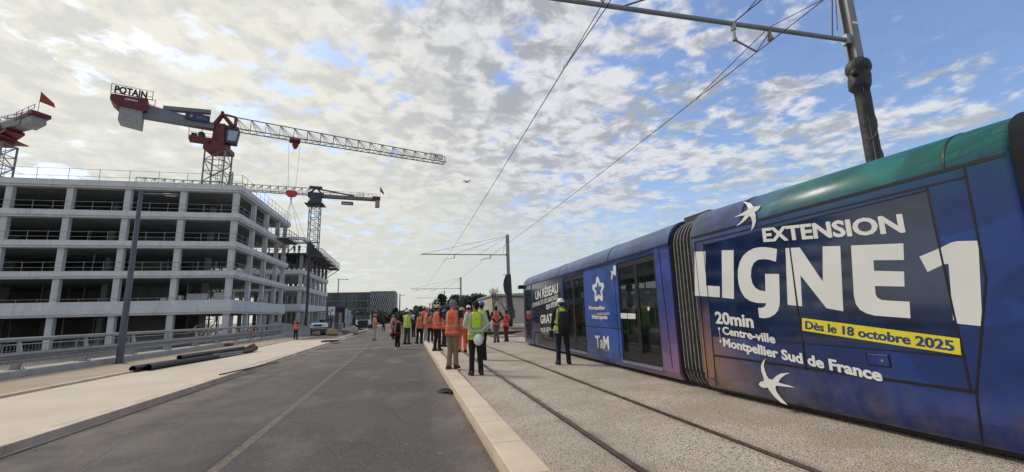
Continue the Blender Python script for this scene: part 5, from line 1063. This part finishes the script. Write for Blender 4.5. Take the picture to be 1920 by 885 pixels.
mb = MB(); mb.bar(c+Vector((.3,2.3,2.6)), c+Vector((.6,2.5,4.3)), .3); mb.bar(c+Vector((.6,2.5,4.3)), c+Vector((.35,2.2,5.6)), .22); mb.build('loader_arm', mat('lime_machine_paint', (.12,.14,.06), .5), tk); bxl(c+Vector((.3,2.3,0)), -.45, .45, -.2, .3, 3.0, 3.5).build('arm_base', M_dark, tk); tk.scale = (.86,.86,.74)
# site board, cabins, stacked panels
p = YP(628, 577, 66); q = YP(616, 592, 66); e = empty('site_board', (q.x, 66, -.1), 'white site information board on posts left of the brown container', 'board')
z1, z0 = YP(622, 575, 66).z, YP(622, 591, 66).z
MB().box(q.x-.1, p.x, 66, 66.06, z0, z1).build('panel', M_whitep, e); mb = MB(); mb.box(q.x+.25, p.x-.2, 65.985, 65.99, z0+.55, z1-.35); mb.build('printed_block', mat('blue_grey_print', (.20,.26,.38), .6), e)
for x in (q.x+.1, p.x-.2): MB().box(x, x+.08, 66.07, 66.15, -.1, z1).build('post', M_galv, e)
mB = mat('brown_container_paint', (.16,.09,.035), .7, var=.25); mN = mat('navy_container_paint', (.018,.022,.05), .6)
q0 = YP(628, 610, 69).x; q1 = YP(634.5, 610, 69).x; q2 = YP(645, 610, 69).x; zt = YP(635, 576, 69).z
e = empty('site_container', (q1, 69, -.1), 'tall brown and navy container standing behind the galvanised panels', 'container')
mb = MB(); mb.box(q0, q1, 69, 72, -.1, zt-.6)
for i in range(6): x = q0+(q1-q0)*i/6; mb.box(x+.02, x+.07, 68.96, 69, 0, zt-.7)
mb.build('wall', mB, e); MB().box(q0-.1, q2, 69.3, 72.2, zt-.6, zt).build('roof', mN, e); MB().box(q1, q2, 69.05, 72, -.1, zt-.6).build('side_wall', mN, e); MB().box(q1+.02, q1+.45, 68.9, 69.0, .8, zt-.8).build('door', M_galv, e)
for i, (pa, pb, tp_, lb) in enumerate(((646,651,579,'upright pale panel right of the brown container'), (652.5,657,582,'second upright pale panel nearer to the truck'), (658,660,590,'narrow white post panel beside the truck'))):
    x0, x1, zt_ = YP(pa, 610, 67).x, YP(pb, 610, 67).x, YP(pa, tp_, 67).z; mb = MB(); mb.box(x0, x1, 67, 67.15, -.1, zt_); tag(mb.build('leaning_panel', mat('pale_panel_paint', (.45,.46,.46), .7, var=.2), origin=(x0, 67, -.1), bevel=.02), lb, 'panel', 'upright panels by the container')
x0, x1 = YP(611, 615, 58).x, YP(661, 615, 58).x; zt_ = YP(640, 605, 58).z; n_p = 15; rnd = random.Random(2)
for i in range(n_p):
    xa = x0+(x1-x0)*i/n_p; xb = x0+(x1-x0)*(i+1)/n_p-.03; mb = MB(); t_ = rnd.uniform(-.12,.12); dy = rnd.uniform(-.2,.2)
    mb.hexa([Vector(v) for v in ((xa,58+dy,-.12),(xb,58+dy,-.12),(xb,58.4+dy,-.12),(xa,58.4+dy,-.12),(xa+t_,58.1+dy,zt_+rnd.uniform(-.1,.05)),(xb+t_,58.1+dy,zt_),(xb+t_,58.5+dy,zt_),(xa+t_,58.5+dy,zt_))])
    tag(mb.build('formwork_panel', (M_galv, M_conc, M_dark, M_galv)[i % 4], origin=(xa, 58, -.12)), ORD[i]+' upright grey panel from the left in the row behind the boulders', 'panel', 'row of upright grey panels behind the boulders')
x0, x1 = YP(610, 600, 74).x, YP(628, 600, 74).x
e = empty('site_cabin', (x0, 74, -.1), 'grey works cabin with dark slits below the white board', 'cabin'); MB().box(x0, x1, 74, 77, -.1, YP(615,577,74).z).build('wall', M_craneg, e); 
for z in (1.2, 2.2, 3.2): MB().box(x0+.2, x1-.4, 73.95, 74, z, z+.35).build('window', M_black, e)
# clutter right of the track
cl_ = [('concrete_slab_stack', (9.2, 38.6), (2.6, 1.0, .3), M_conc, 'low stack of pale concrete edging by the wrapped mast', 'slab stack'), ('kerb_pile', (4.4, 33.4), (2.8, .6, .35), M_dark, 'dark pile of edging beams left of the standing pair', 'pile'), ('cable_drum_cover', (11.6, 37), (1.2, .9, .55), M_rust, 'reddish brown heap by the foot of the mast', 'heap'), ('big_bag', (9.9, 35.2), (.9, .9, .55), mat('orange_bag_fabric', (.55,.25,.08), .8), 'orange sack lying right of the wrapped mast', 'sack'), ('pallet_load', (13.5, 40), (1.8, 1.2, .8), M_whitep, 'white wrapped load near the tram nose', 'load'), ('grey_pipe_bundle', (6.3, 31.6), (3.2, .5, .22), M_black, 'flat black bundle on the soil behind the pair in orange vests', 'bundle')]
for nm, (x, y), (a_, b_, c_), m_, lb, ct in cl_:
    mb = MB(); z = hh(x, y) if x < 17 and 27.5 < y < 45 else 0; nL = max(1, int(c_/.12))
    for i in range(nL): mb.box(x-a_/2+.05*(i % 2), x+a_/2-.07*((i+1) % 2), y-b_/2+.03*(i % 3), y+b_/2, z+.002+c_*i/nL, z+c_*(i+.85)/nL)
    tag(mb.build(nm, m_, origin=(x, y, z), bevel=.03), lb, ct)
e = empty('site_barrier', (12.8, 39, 0), 'grey mesh barrier panels beside the tram nose', 'barrier'); 
for i in range(4):
    y = 38; x = 10.4+i*2.2; mb = MB(); mb.tube([(x,y,.05),(x,y,1.2),(x+2.1,y,1.2),(x+2.1,y,.05),(x,y,.05)], .022, 6); 
    for j in range(1, 10): mb.bar((x+j*.21,y,.1),(x+j*.21,y,1.2),.012)
    mb.build('barrier_panel', M_galv, e)
for i in range(5):
    x = 4.0+i*1.0; mb = MB(); mb.tube([(x,41,0),(x,41,2.0)], .03, 6); mb.tube([(x+.9,41,0),(x+.9,41,2.0)], .03, 6)
    for j in range(5): mb.bar((x,41,.3+j*.4),(x+.9,41,.3+j*.4),.03)
    tag(mb.build('fence_panel', M_galv, origin=(x,41,0)), ORD[i]+' galvanised fence panel from the left behind the pair in orange vests', 'fence', 'fence panels behind the pair in orange vests')
# drone
p = YP(875, 341, 30); e = empty('drone', p, 'tiny quadcopter drone hovering in the sky', 'drone'); MB().ell(p, (.11,.16,.05), 8, 5).build('body', M_dark, e)
for i, (a_, b_) in enumerate(((-1,-1),(1,-1),(1,1),(-1,1))):
    q = p+Vector((a_*.2,b_*.2,.03)); mb = MB(); mb.bar(p, q, .025); mb.bar(q+Vector((-.11,0,.03)), q+Vector((.11,0,.03)), .02); mb.build('rotor_arm', M_dark, e)
# ================================================================== PEOPLE
def simple_mat(name, c, rough=.85, var=.12, scale=14, bump=.15): return mat(name, c, rough, var=var, scale=scale, bump=bump, bscale=30)
SK = simple_mat('skin', (.36,.20,.135), .55, .1); SKd = simple_mat('dark_skin', (.11,.06,.045), .55, .1)
def vest_mat(name, c, patch=False):
    n = NM(name, .7); base = n.mix(n.mr(n.noise(7, 4), .3, .7), tuple(v*.86 for v in c), c)
    def band(v, lo, hi): return n.math('MULTIPLY', n.math('GREATER_THAN', v, lo), n.math('LESS_THAN', v, hi))
    ax = n.math('ABSOLUTE', n.x)
    hb = n.math('MAXIMUM', band(n.z, .93, .975), band(n.z, 1.10, 1.145)) if not patch else n.math('MAXIMUM', band(n.z, .90, .95), band(n.z, 1.07, 1.12))
    vb = n.math('MULTIPLY', band(ax, .105, .15), n.math('GREATER_THAN', n.z, 1.12)); m_ = n.math('MAXIMUM', hb, vb)
    base = n.mix(m_, base, (.34,.34,.34))
    lg = n.math('MULTIPLY', n.math('MULTIPLY', band(n.z, 1.315, 1.335), n.math('LESS_THAN', ax, .062)), n.math('GREATER_THAN', n.noise(60, 1), .47)); base = n.mix(n.math('MULTIPLY', lg, .8), base, (.10,.03,.02))
    n.col(base); w_ = n.noise(11, 3, .5, n.stretch(1, 1, .5)); n.bump(w_, 1.0, .06); return n.m
V_or = vest_mat('orange_hi_vis_fabric', (.95,.115,.03)); V_ye = vest_mat('yellow_hi_vis_fabric', (.60,.90,.02), True)
def tro(name, c):
    n = NM(name, .9); n.col(n.mix(n.mr(n.noise(9, 4), .3, .7), tuple(v*.8 for v in c), c)); n.bump(n.noise(9, 4, .6, n.stretch(1, 1, 1.8)), .7, .03); return n.m
T_bk, T_kh, T_lg, T_gr, T_rd, T_nv, T_br = tro('black_trousers_cloth',(.012,.012,.014)), tro('khaki_cloth',(.27,.20,.13)), tro('light_grey_cloth',(.36,.35,.33)), tro('dark_grey_cloth',(.045,.047,.05)), tro('dark_red_cloth',(.16,.018,.016)), tro('navy_cloth',(.012,.017,.032)), tro('grey_brown_cloth',(.16,.125,.11))
S_wh, S_bk, S_gr = tro('pale_shirt_cloth',(.52,.52,.50)), tro('black_shirt_cloth',(.014,.014,.016)), tro('light_blue_grey_cloth',(.36,.42,.46)); S_or = V_or
H_dk, H_gy, H_br = simple_mat('dark_hair',(.012,.010,.009)), simple_mat('grey_hair',(.20,.19,.18)), simple_mat('brown_hair',(.05,.03,.02))
HM = dict(white=mat('white_helmet_shell',(.75,.75,.74),.3), blue=mat('blue_helmet_shell',(.04,.13,.42),.3), red=mat('red_helmet_shell',(.75,.07,.03),.3), yellow=mat('yellow_helmet_shell',(.62,.34,.04),.3), tan=mat('tan_helmet_shell',(.52,.36,.20),.3), orange=mat('orange_helmet_shell',(.62,.25,.06),.3), black=M_black)
SH = dict(black=simple_mat('black_shoe_leather',(.012,.012,.012),.5), brown=simple_mat('brown_shoe_leather',(.045,.022,.016),.6), white=simple_mat('white_shoe_fabric',(.62,.62,.60),.6), grey=simple_mat('grey_shoe_fabric',(.08,.08,.08),.6))
M_mouth = simple_mat('lip', (.22,.07,.06), .5)
ARMS = dict(down=((.255,-.03,1.17),(.275,.05,.93)), behind=((.30,-.10,1.17),(.05,-.185,.985)), phone=((.25,.20,1.27),(.08,.27,1.50)), front=((.26,.03,1.16),(.10,.24,1.13)),
            pocket=((.31,-.09,1.17),(.21,.06,.95)), hip=((.36,-.06,1.17),(.19,.05,1.0)), fold=((.25,.06,1.16),(.02,.22,1.20)), reach=((.28,.12,1.2),(.26,.30,1.05)))
def remesh(mb, vox, name, m, parent, xf, sm=3):
    me = bpy.data.meshes.new('r'); me.from_pydata([tuple(v) for v in mb.v], [], mb.f); me.update()
    bm = bmesh.new(); bm.from_mesh(me); bmesh.ops.recalc_face_normals(bm, faces=bm.faces); bm.to_mesh(me); bm.free()
    o = bpy.data.objects.new('r', me); COL.objects.link(o)
    r_ = o.modifiers.new('r', 'REMESH'); r_.mode = 'VOXEL'; r_.voxel_size = vox; r_.use_smooth_shade = True
    if sm: s_ = o.modifiers.new('s', 'SMOOTH'); s_.iterations = sm; s_.factor = .5
    dg = bpy.context.evaluated_depsgraph_get(); me2 = bpy.data.meshes.new_from_object(o.evaluated_get(dg)); bpy.data.objects.remove(o); bpy.data.meshes.remove(me)
    for v in me2.vertices: v.co = xf(v.co)
    me2.materials.clear(); me2.materials.append(m); me2.polygons.foreach_set('use_smooth', [True]*len(me2.polygons)); me2.name = name
    q = bpy.data.objects.new(name, me2); COL.objects.link(q); q.parent = parent; return q
def loft(mb, lv, n=20, p=2.4):
    rs = []
    for z, cx_, cy_, rx, ry in lv:
        r_ = []
        for j in range(n):
            t = 6.28318*j/n; c_, s_ = math.cos(t), math.sin(t); r_.append(Vector((cx_+rx*math.copysign(abs(c_)**(2/p), c_), cy_+ry*math.copysign(abs(s_)**(2/p), s_), z)))
        rs.append(r_)
    mb.rings(rs); return mb
def person(px_, py_, hpx, rz, label, zg=0.0, top='vest', vest=V_or, shirt=S_bk, sleeves='long', trousers=T_bk, shoes='black', helmet=None, hair=H_dk, arms=('down','down'), turn=0.0, tilt=0.0, lean=0.0, stance=.10, stride=0.0, pack=None, build_=1.0, skin=None, near=False, at=None, height=None, extras=()):
    base = G(px_, py_, zg) if at is None else Vector(at)
    depth = (base-CAMP).dot(fw); H_ = height or hpx*depth/F*1.0
    if helmet: Hm = H_/1.81
    else: Hm = H_/1.765
    skin = skin or SK; e = empty('person', base, label, 'person', None, rz); e.location = base
    def xf(v):
        v = Vector(v)
        if lean and v.z > .9:
            a_ = lean*min(1, (v.z-.9)/.25); y, z = v.y, v.z-.9; v.y = y*math.cos(a_)+z*math.sin(a_); v.z = .9+z*math.cos(a_)-y*math.sin(a_)
        return v*Hm
    vox = .010 if near else .016
    Hc = Vector((0, .015, 1.625)); RT = Matrix.Rotation(turn, 3, 'Z') @ Matrix.Rotation(tilt, 3, 'X')
    hd = lambda x, y, z: Hc+RT @ Vector((x, y, z))
    hips = [(.09,0,.93), (-.09,0,.93)]; knees = [(stance*.95, .01+stride*.5, .50), (-stance*.95, .01-stride*.4, .50)]; ank = [(stance*1.15, -.02+stride, .075), (-stance*1.15, -.02-stride, .075)]
    arm = []
    for sg, nm in zip((1, -1), arms):
        (ex, ey, ez), (wx, wy, wz) = ARMS[nm]; sh = Vector((sg*.185*build_, 0, 1.42)); el = Vector((sg*ex, ey, ez)); wr = Vector((sg*wx, wy, wz)); arm.append((sh, el, wr))
    # body
    mb = MB()
    loft(mb, [(.90,0,0,.12,.09),(1.05,0,0,.12,.085),(1.25,0,0,.14,.09),(1.40,0,0,.15,.08),(1.46,0,0,.07,.06)], 12)
    for h_, k_, a_ in zip(hips, knees, ank): mb.tube([h_, k_, a_], [.075,.052,.038], 10, round_=True); mb.tube([a_, (a_[0]*1.1, a_[1]+.15, .04)], [.035,.03], 8, round_=True)
    mb.tube([(0,-.005,1.42), hd(0,-.01,-.06)], [.062,.056], 12, round_=True)
    mb.ell(hd(0,-.008,.025), (.076,.096,.10), 14, 10, M=RT); mb.ell(hd(0,.022,-.045), (.056,.066,.07), 12, 8, M=RT); mb.ell(hd(0,.098,-.012), (.013,.018,.026), 8, 6, M=RT); mb.ell(hd(0,.080,-.062), (.026,.014,.012), 8, 5, M=RT)
    for sg in (-1, 1): mb.ell(hd(sg*.078,-.008,-.005), (.012,.022,.034), 8, 6, M=RT)
    for (sh, el, wr), sg in zip(arm, (1, -1)):
        mb.tube([sh, el, wr], [.048,.038,.026], 10, round_=True)
        d = (wr-el).normalized(); side = Vector((0,1,0))-d*d.y; side = side.normalized() if side.length > .2 else Vector((sg,0,0)); nrm = d.cross(side).normalized(); pc_ = wr+d*.055
        mb.tube([wr, pc_, wr+d*.095], [.026,.034,.03], 8, round_=True)
        for fi, (off, ln) in enumerate(((-.028,.062),(-.010,.074),(.010,.070),(.027,.056))):
            b0 = wr+d*.088+side*off; c1 = b0+d*ln*.55+nrm*.008*sg; c2 = c1+(d*.7+nrm*.6*sg).normalized()*ln*.5; mb.tube([b0-d*.02, b0, c1, c2], [.0105,.0105,.0095,.0085], 6, round_=True)
        b0 = wr+d*.035+side*.028; mb.tube([b0, b0+(d*.5+side*.8).normalized()*.04, b0+(d*.9+side*.45).normalized()*.072], [.013,.0115,.0095], 6, round_=True)
    remesh(mb, .0085 if near else .0115, 'body', skin, e, xf, 1)
    if True:
        for sg in (-1, 1):
            q = MB().ell(hd(sg*.030,.083,.012), (.013,.007,.008), 8, 5, M=RT); q.v = [xf(v) for v in q.v]; q.build('eye', M_black, e, local=True)
    # trousers
    mb = MB(); loft(mb, [(.84,0,-.005,.135*build_,.105),(.92,0,-.01,.165*build_,.118),(1.0,0,0,.155*build_,.105),(1.03,0,0,.150*build_,.10)], 16)
    for h_, k_, a_ in zip(hips, knees, ank):
        a2 = Vector(a_)+Vector((0,0,.0)); mb.tube([Vector(h_)+Vector((0,0,-.03)), Vector(h_).lerp(Vector(k_), .5), k_, Vector(k_).lerp(a2, .6), a2], [.100*build_,.088*build_,.070,.066,.066], 12); mb.tube([a2+Vector((0,.012,.02)), a2+Vector((0,.018,-.025))], [.070,.074], 12)
    remesh(mb, vox, 'trousers', trousers, e, xf, 3)
    # shoes
    for a_, sg in zip(ank, (1, -1)):
        mb = MB(); dx = a_[0]*.12; lv = [(-.10,.036,.10),(-.085,.044,.105),(-.03,.044,.115),(.04,.043,.085),(.11,.048,.062),(.165,.042,.05),(.185,.025,.038)]
        rs = []
        for yy, w2, h2 in lv: rs.append([Vector((a_[0]+dx*(yy+.1)/.28*1.5+w2*cx2, a_[1]+yy, z_)) for cx2, z_ in ((-1,.002),(1,.002),(1.02,h2*.45),(.75,h2*.85),(.3,h2),(-.3,h2),(-.75,h2*.85),(-1.02,h2*.45))])
        mb.rings(rs); mb.v = [xf(v) for v in mb.v]; mb.build('shoe', SH[shoes], e, smooth=False, local=True)
    # shirt with sleeves
    mb = MB(); b = build_
    loft(mb, [(.96,0,0,.158*b,.112),(1.08,0,0,.150*b,.108),(1.22,0,.0,.163*b,.112),(1.34,0,0,.178*b,.115),(1.42,0,-.005,.165*b,.095),(1.46,0,-.005,.10,.07),(1.49,0,0,.062,.06)], 18)
    for (sh, el, wr) in arm:
        if sleeves == 'long': mb.tube([sh, el, el.lerp(wr, .93)], [.070,.052,.040], 10, round_=False); mb.ell(sh, (.072,.07,.065), 10, 7); mb.ell(el, (.05,.05,.05), 8, 6)
        else: mb.tube([sh, sh.lerp(el, .62)], [.070,.060], 10); mb.ell(sh, (.072,.07,.065), 10, 7)
    remesh(mb, vox, 'shirt', shirt, e, xf, 3)
    if top == 'vest':
        mb = MB(); loft(mb, [(.83,0,0,.192*b,.142),(.92,0,0,.186*b,.138),(1.05,0,0,.176*b,.130),(1.2,0,0,.180*b,.130),(1.32,0,0,.183*b,.130),(1.40,0,-.004,.172*b,.118),(1.445,0,-.004,.150*b,.098),(1.475,0,-.004,.10,.082),(1.49,0,-.004,.078,.074)], 26, 2.6)
        for i, v in enumerate(mb.v):
            if v.z < 1.1: v.y += .008*math.sin(v.x*38+px_)*(1.15-v.z)*3; v.x += .004*math.sin(v.y*60+px_)
        # open V at the chest and at the arm holes is given by the shirt showing above
        mb.v = [xf(v) for v in mb.v]; mb.build('safety_vest', vest, e, smooth=True, local=True)
    if helmet:
        M2 = HM[helmet]; mb = MB(); mb.ell(hd(0,-.006,.035), (.105,.122,.112), 18, 9, z0=.0, M=RT)
        rs = [[hd(0,0,0)+RT @ Vector((math.cos(t)*(.107+k1), math.sin(t)*(.124+k1)+(.035*max(0, math.sin(t)) if k1 else 0)-.006, z)) for t in [6.28318*j/20 for j in range(20)]] for k1, z in ((0,.045),(.014,.032),(.014,.026),(-.004,.030))]
        mb.rings(rs); mb.bar(hd(0,-.10,.10), hd(0,.09,.115), .03, .06); mb.v = [xf(v) for v in mb.v]; mb.build('helmet', M2, e, smooth=True, local=True)
    mb = MB(); mb.ell(hd(0,-.022,.040), (.084,.098,.096), 14, 9, z0=-.35, M=RT); mb.ell(hd(0,-.060,-.015), (.066,.052,.07), 12, 7, M=RT); mb.v = [xf(v) for v in mb.v]; mb.build('hair', hair, e, smooth=True, local=True)
    if pack:
        pm_, w_, h_, d_ = pack; mb = MB(); loft(mb, [(1.40-h_-.02,0,-.15-d_*.45,w_*.8,d_*.40),(1.40-h_+.02,0,-.15-d_*.5,w_*.98,d_*.55),(1.40-h_*.5,0,-.15-d_*.5,w_,d_*.58),(1.37,0,-.15-d_*.4,w_*.85,d_*.45),(1.41,0,-.15-d_*.3,w_*.55,d_*.28)], 18, 3.2)
        loft(mb, [(1.40-h_+.05,0,-.17-d_,w_*.68,d_*.18),(1.40-h_*.5,0,-.17-d_,w_*.7,d_*.2),(1.40-h_*.45,0,-.17-d_,w_*.6,d_*.12)], 14, 4)
        mb.v = [xf(v) for v in mb.v]; pk_ = mb.build('backpack', pm_, e, smooth=True, local=True); mb = MB()
        for sg in (-1, 1): mb.tube([(sg*.09,-.14,1.40),(sg*.10,-.05,1.495),(sg*.105,.07,1.47),(sg*.12,.145,1.35),(sg*.15,.13,1.18),(sg*.18,-.02,1.06),(sg*.14,-.14,1.02)], .014, 6)
        mb.v = [xf(v) for v in mb.v]; mb.build('strap', M_black, pk_, local=True)
    def wpt(v): return base+Matrix.Rotation(rz, 3, 'Z') @ xf(v)
    return e, wpt
def held_helmet(pt, c, label, r=.13, tiltx=0):
    mb = MB(); M_ = Matrix.Rotation(tiltx, 3, 'X'); mb.ell((0,0,0), (.8*r, 1.0*r, .95*r), 18, 9, z0=-.05, M=M_)
    rs = [[M_ @ Vector((math.cos(t)*(.8*r+k1), math.sin(t)*(r+k1), z)) for t in [6.28318*j/20 for j in range(20)]] for k1, z in ((0,.0),(.014,-.008),(.014,-.014),(-.01,-.01))]; mb.rings(rs); mb.v = [v+pt for v in mb.v]
    return tag(mb.build('safety_helmet', HM[c], origin=pt, smooth=True), label, 'helmet')
D_ = math.radians; PKB = simple_mat('black_backpack_fabric', (.012,.011,.013)); PKC = simple_mat('ochre_bag_fabric', (.35,.16,.03))
zr_ = -.14
person(554,637,39, D_(165), 'person in orange vest photographing with raised hands alone on the sidewalk', zg=-.03, arms=('phone','phone'), hair=H_gy)
person(702,638,50, D_(-75), 'person with red helmet, orange vest and light trousers standing alone on the road', zg=zr_, helmet='red', shirt=S_gr, trousers=T_lg, arms=('front','front'), shoes='grey')
person(719,621.5,17, D_(0), 'small dark clothed person walking far down the road', zg=zr_, top='none', trousers=T_bk, shirt=S_bk, stride=.12, height=1.55, at=tuple(G(719,621.5,zr_)))
person(737,636,46, D_(60), 'person in light jacket and orange vest half hidden behind the one with the black backpack', zg=zr_, shirt=S_wh, trousers=T_bk, arms=('reach','front'), hair=H_gy, stride=.08)
e5, w5 = person(745,654.5,61, D_(8), 'person walking away in orange vest with black backpack and white shoes', zg=zr_, sleeves='short', shoes='white', pack=(PKB,.14,.50,.16), arms=('down','down'), near=True, stance=.07, stride=.05)
held_helmet(w5((-.27,.02,.80)), 'black', 'black helmet carried by the person with the black backpack', .14, 1.5)
person(763,645.5,66, D_(-35), 'person in yellow vest and white helmet raising a phone with both hands', zg=zr_, vest=V_ye, shirt=S_wh, trousers=T_gr, helmet='white', arms=('phone','phone'), lean=-.03)
e7, w7 = person(775,632,42, D_(25), 'person in white helmet with a black bag, behind the raised phone', zg=zr_, top='none', helmet='white', pack=(PKB,.2,.42,.2), arms=('front','front'), stance=.08)
person(786,644,58, D_(-30), 'grey haired person in orange vest, hand at the hip, left part of the group', zg=zr_, sleeves='short', hair=H_gy, arms=('hip','front'), lean=.12, stride=.06)
person(795,638,65, D_(-20), 'tall person with orange helmet in orange vest at the back left of the group', zg=0, helmet='orange', sleeves='short', shirt=V_or, arms=('front','fold'))
person(799,640,62, D_(-60), 'person in light grey trousers just left of the one with the ochre bag', zg=0.02, sleeves='short', trousers=T_lg, shoes='white', hair=H_gy, arms=('front','down'), lean=.1)
e10, w10 = person(807,643,58, D_(-25), 'person in orange vest with an ochre bag on the back', zg=0.02, sleeves='short', hair=H_gy, arms=('front','front'), pack=(PKC,.12,.34,.12), shoes='white', lean=.15)
person(814,640,52, D_(-10), 'person in orange working suit mostly hidden behind the one in tan helmet', zg=0.0, shirt=V_or, trousers=V_or, helmet='yellow')
person(820,658,88, D_(-50), 'person with tan helmet, black T-shirt and orange vest standing on the kerb', zg=.03, sleeves='short', helmet='tan', arms=('front','front'), near=True, shoes='grey', stance=.09, stride=.03)
person(833,650,71, D_(-70), 'person in blue helmet and orange and yellow vest right behind the grey haired man', zg=0, helmet='blue', shirt=V_or, vest=V_or, sleeves='short', arms=('front','front'), hair=H_br)
person(849,691.5,129, D_(-28), 'grey haired man in orange vest and khaki trousers standing on the kerb', zg=.03, sleeves='short', hair=H_gy, trousers=T_kh, shoes='brown', arms=('pocket','front'), near=True, turn=D_(-55), tilt=-.25, lean=.05, stance=.07, stride=.05, build_=1.06)
person(867,660,85, D_(-15), 'person with yellow helmet in full orange working suit looking to the tram', zg=0, helmet='yellow', shirt=V_or, trousers=V_or, arms=('front','front'), near=True, turn=D_(-20), lean=.03)
person(879,645,74, D_(-20), 'person with white helmet hidden behind the dark haired man in yellow vest', zg=0, helmet='white', arms=('front','down'))
e16, w16 = person(893,703,138, D_(3), 'dark haired man in yellow vest and pale shirt holding a white helmet behind his back', zg=0, vest=V_ye, shirt=S_wh, trousers=T_bk, arms=('behind','behind'), near=True, turn=D_(22), tilt=-.06, stance=.10, build_=1.08)
h_ = held_helmet(w16((.01,-.27,.84)), 'white', 'white safety helmet held behind the back of the man in yellow vest', .128, D_(75))
person(904,675,112, D_(5), 'person with blue helmet and yellow vest partly hidden behind the man holding a helmet', zg=0, vest=V_ye, helmet='blue', shirt=S_bk, arms=('front','down'), near=True, stance=.07)
person(931,642,68, D_(2), 'person in orange vest over black sleeves, hands behind back, beside the red trousers', zg=0, shirt=S_bk, trousers=T_br, arms=('behind','behind'), stance=.07, skin=SKd, near=True)
e19, w19 = person(949.5,640.5,59, D_(20), 'person in orange vest and dark red trousers with a shoulder bag by the track', zg=0, shirt=V_or, sleeves='short', trousers=T_rd, arms=('front','fold'), stance=.05, lean=-.05, near=True)
mb = MB(); mb.tube([w19(v) for v in ((-.12,-.10,1.47),(.0,-.15,1.3),(.14,-.15,1.08),(.2,-.05,.98))], .016, 6); mb.ell(w19((.24,-.04,.98)), (.07,.1,.12), 10, 7); tag(mb.build('shoulder_bag', PKB, origin=w19((.24,-.04,.98))), 'small black shoulder bag worn by the person in red trousers', 'bag')
e20, w20 = person(1057,683,126, D_(-4), 'person in white helmet with black backpack and yellow vest standing close to the tram', zg=0, vest=V_ye, helmet='white', shirt=S_bk, trousers=T_nv, pack=(PKB,.175,.56,.17), arms=('front','down'), near=True, stance=.125, hair=H_br)
mb = MB(); q = w20((-.30,.06,.80)); mb.box(q.x-.05, q.x+.05, q.y-.07, q.y+.07, q.z-.09, q.z+.10); mb.tube([q, q+Vector((.0,.12,-.03))], .045, 10); tag(mb.build('camera_bag', PKB, origin=q, bevel=.01), 'black camera hanging from the hand of the person by the tram', 'camera')
# two tiny workers up on the second building
for px_, lb in ((552,'tiny worker bending on the deck of the second building, left one'),(561,'tiny worker on the deck of the second building, right one')):
    p = YP(px_, 472, Y2+1.0); p.z = zt4; person(0, 0, 0, D_(40), lb, at=tuple(p), height=1.7, top='none', lean=.5 if px_ == 552 else .1, helmet='black', arms=('front','front'))
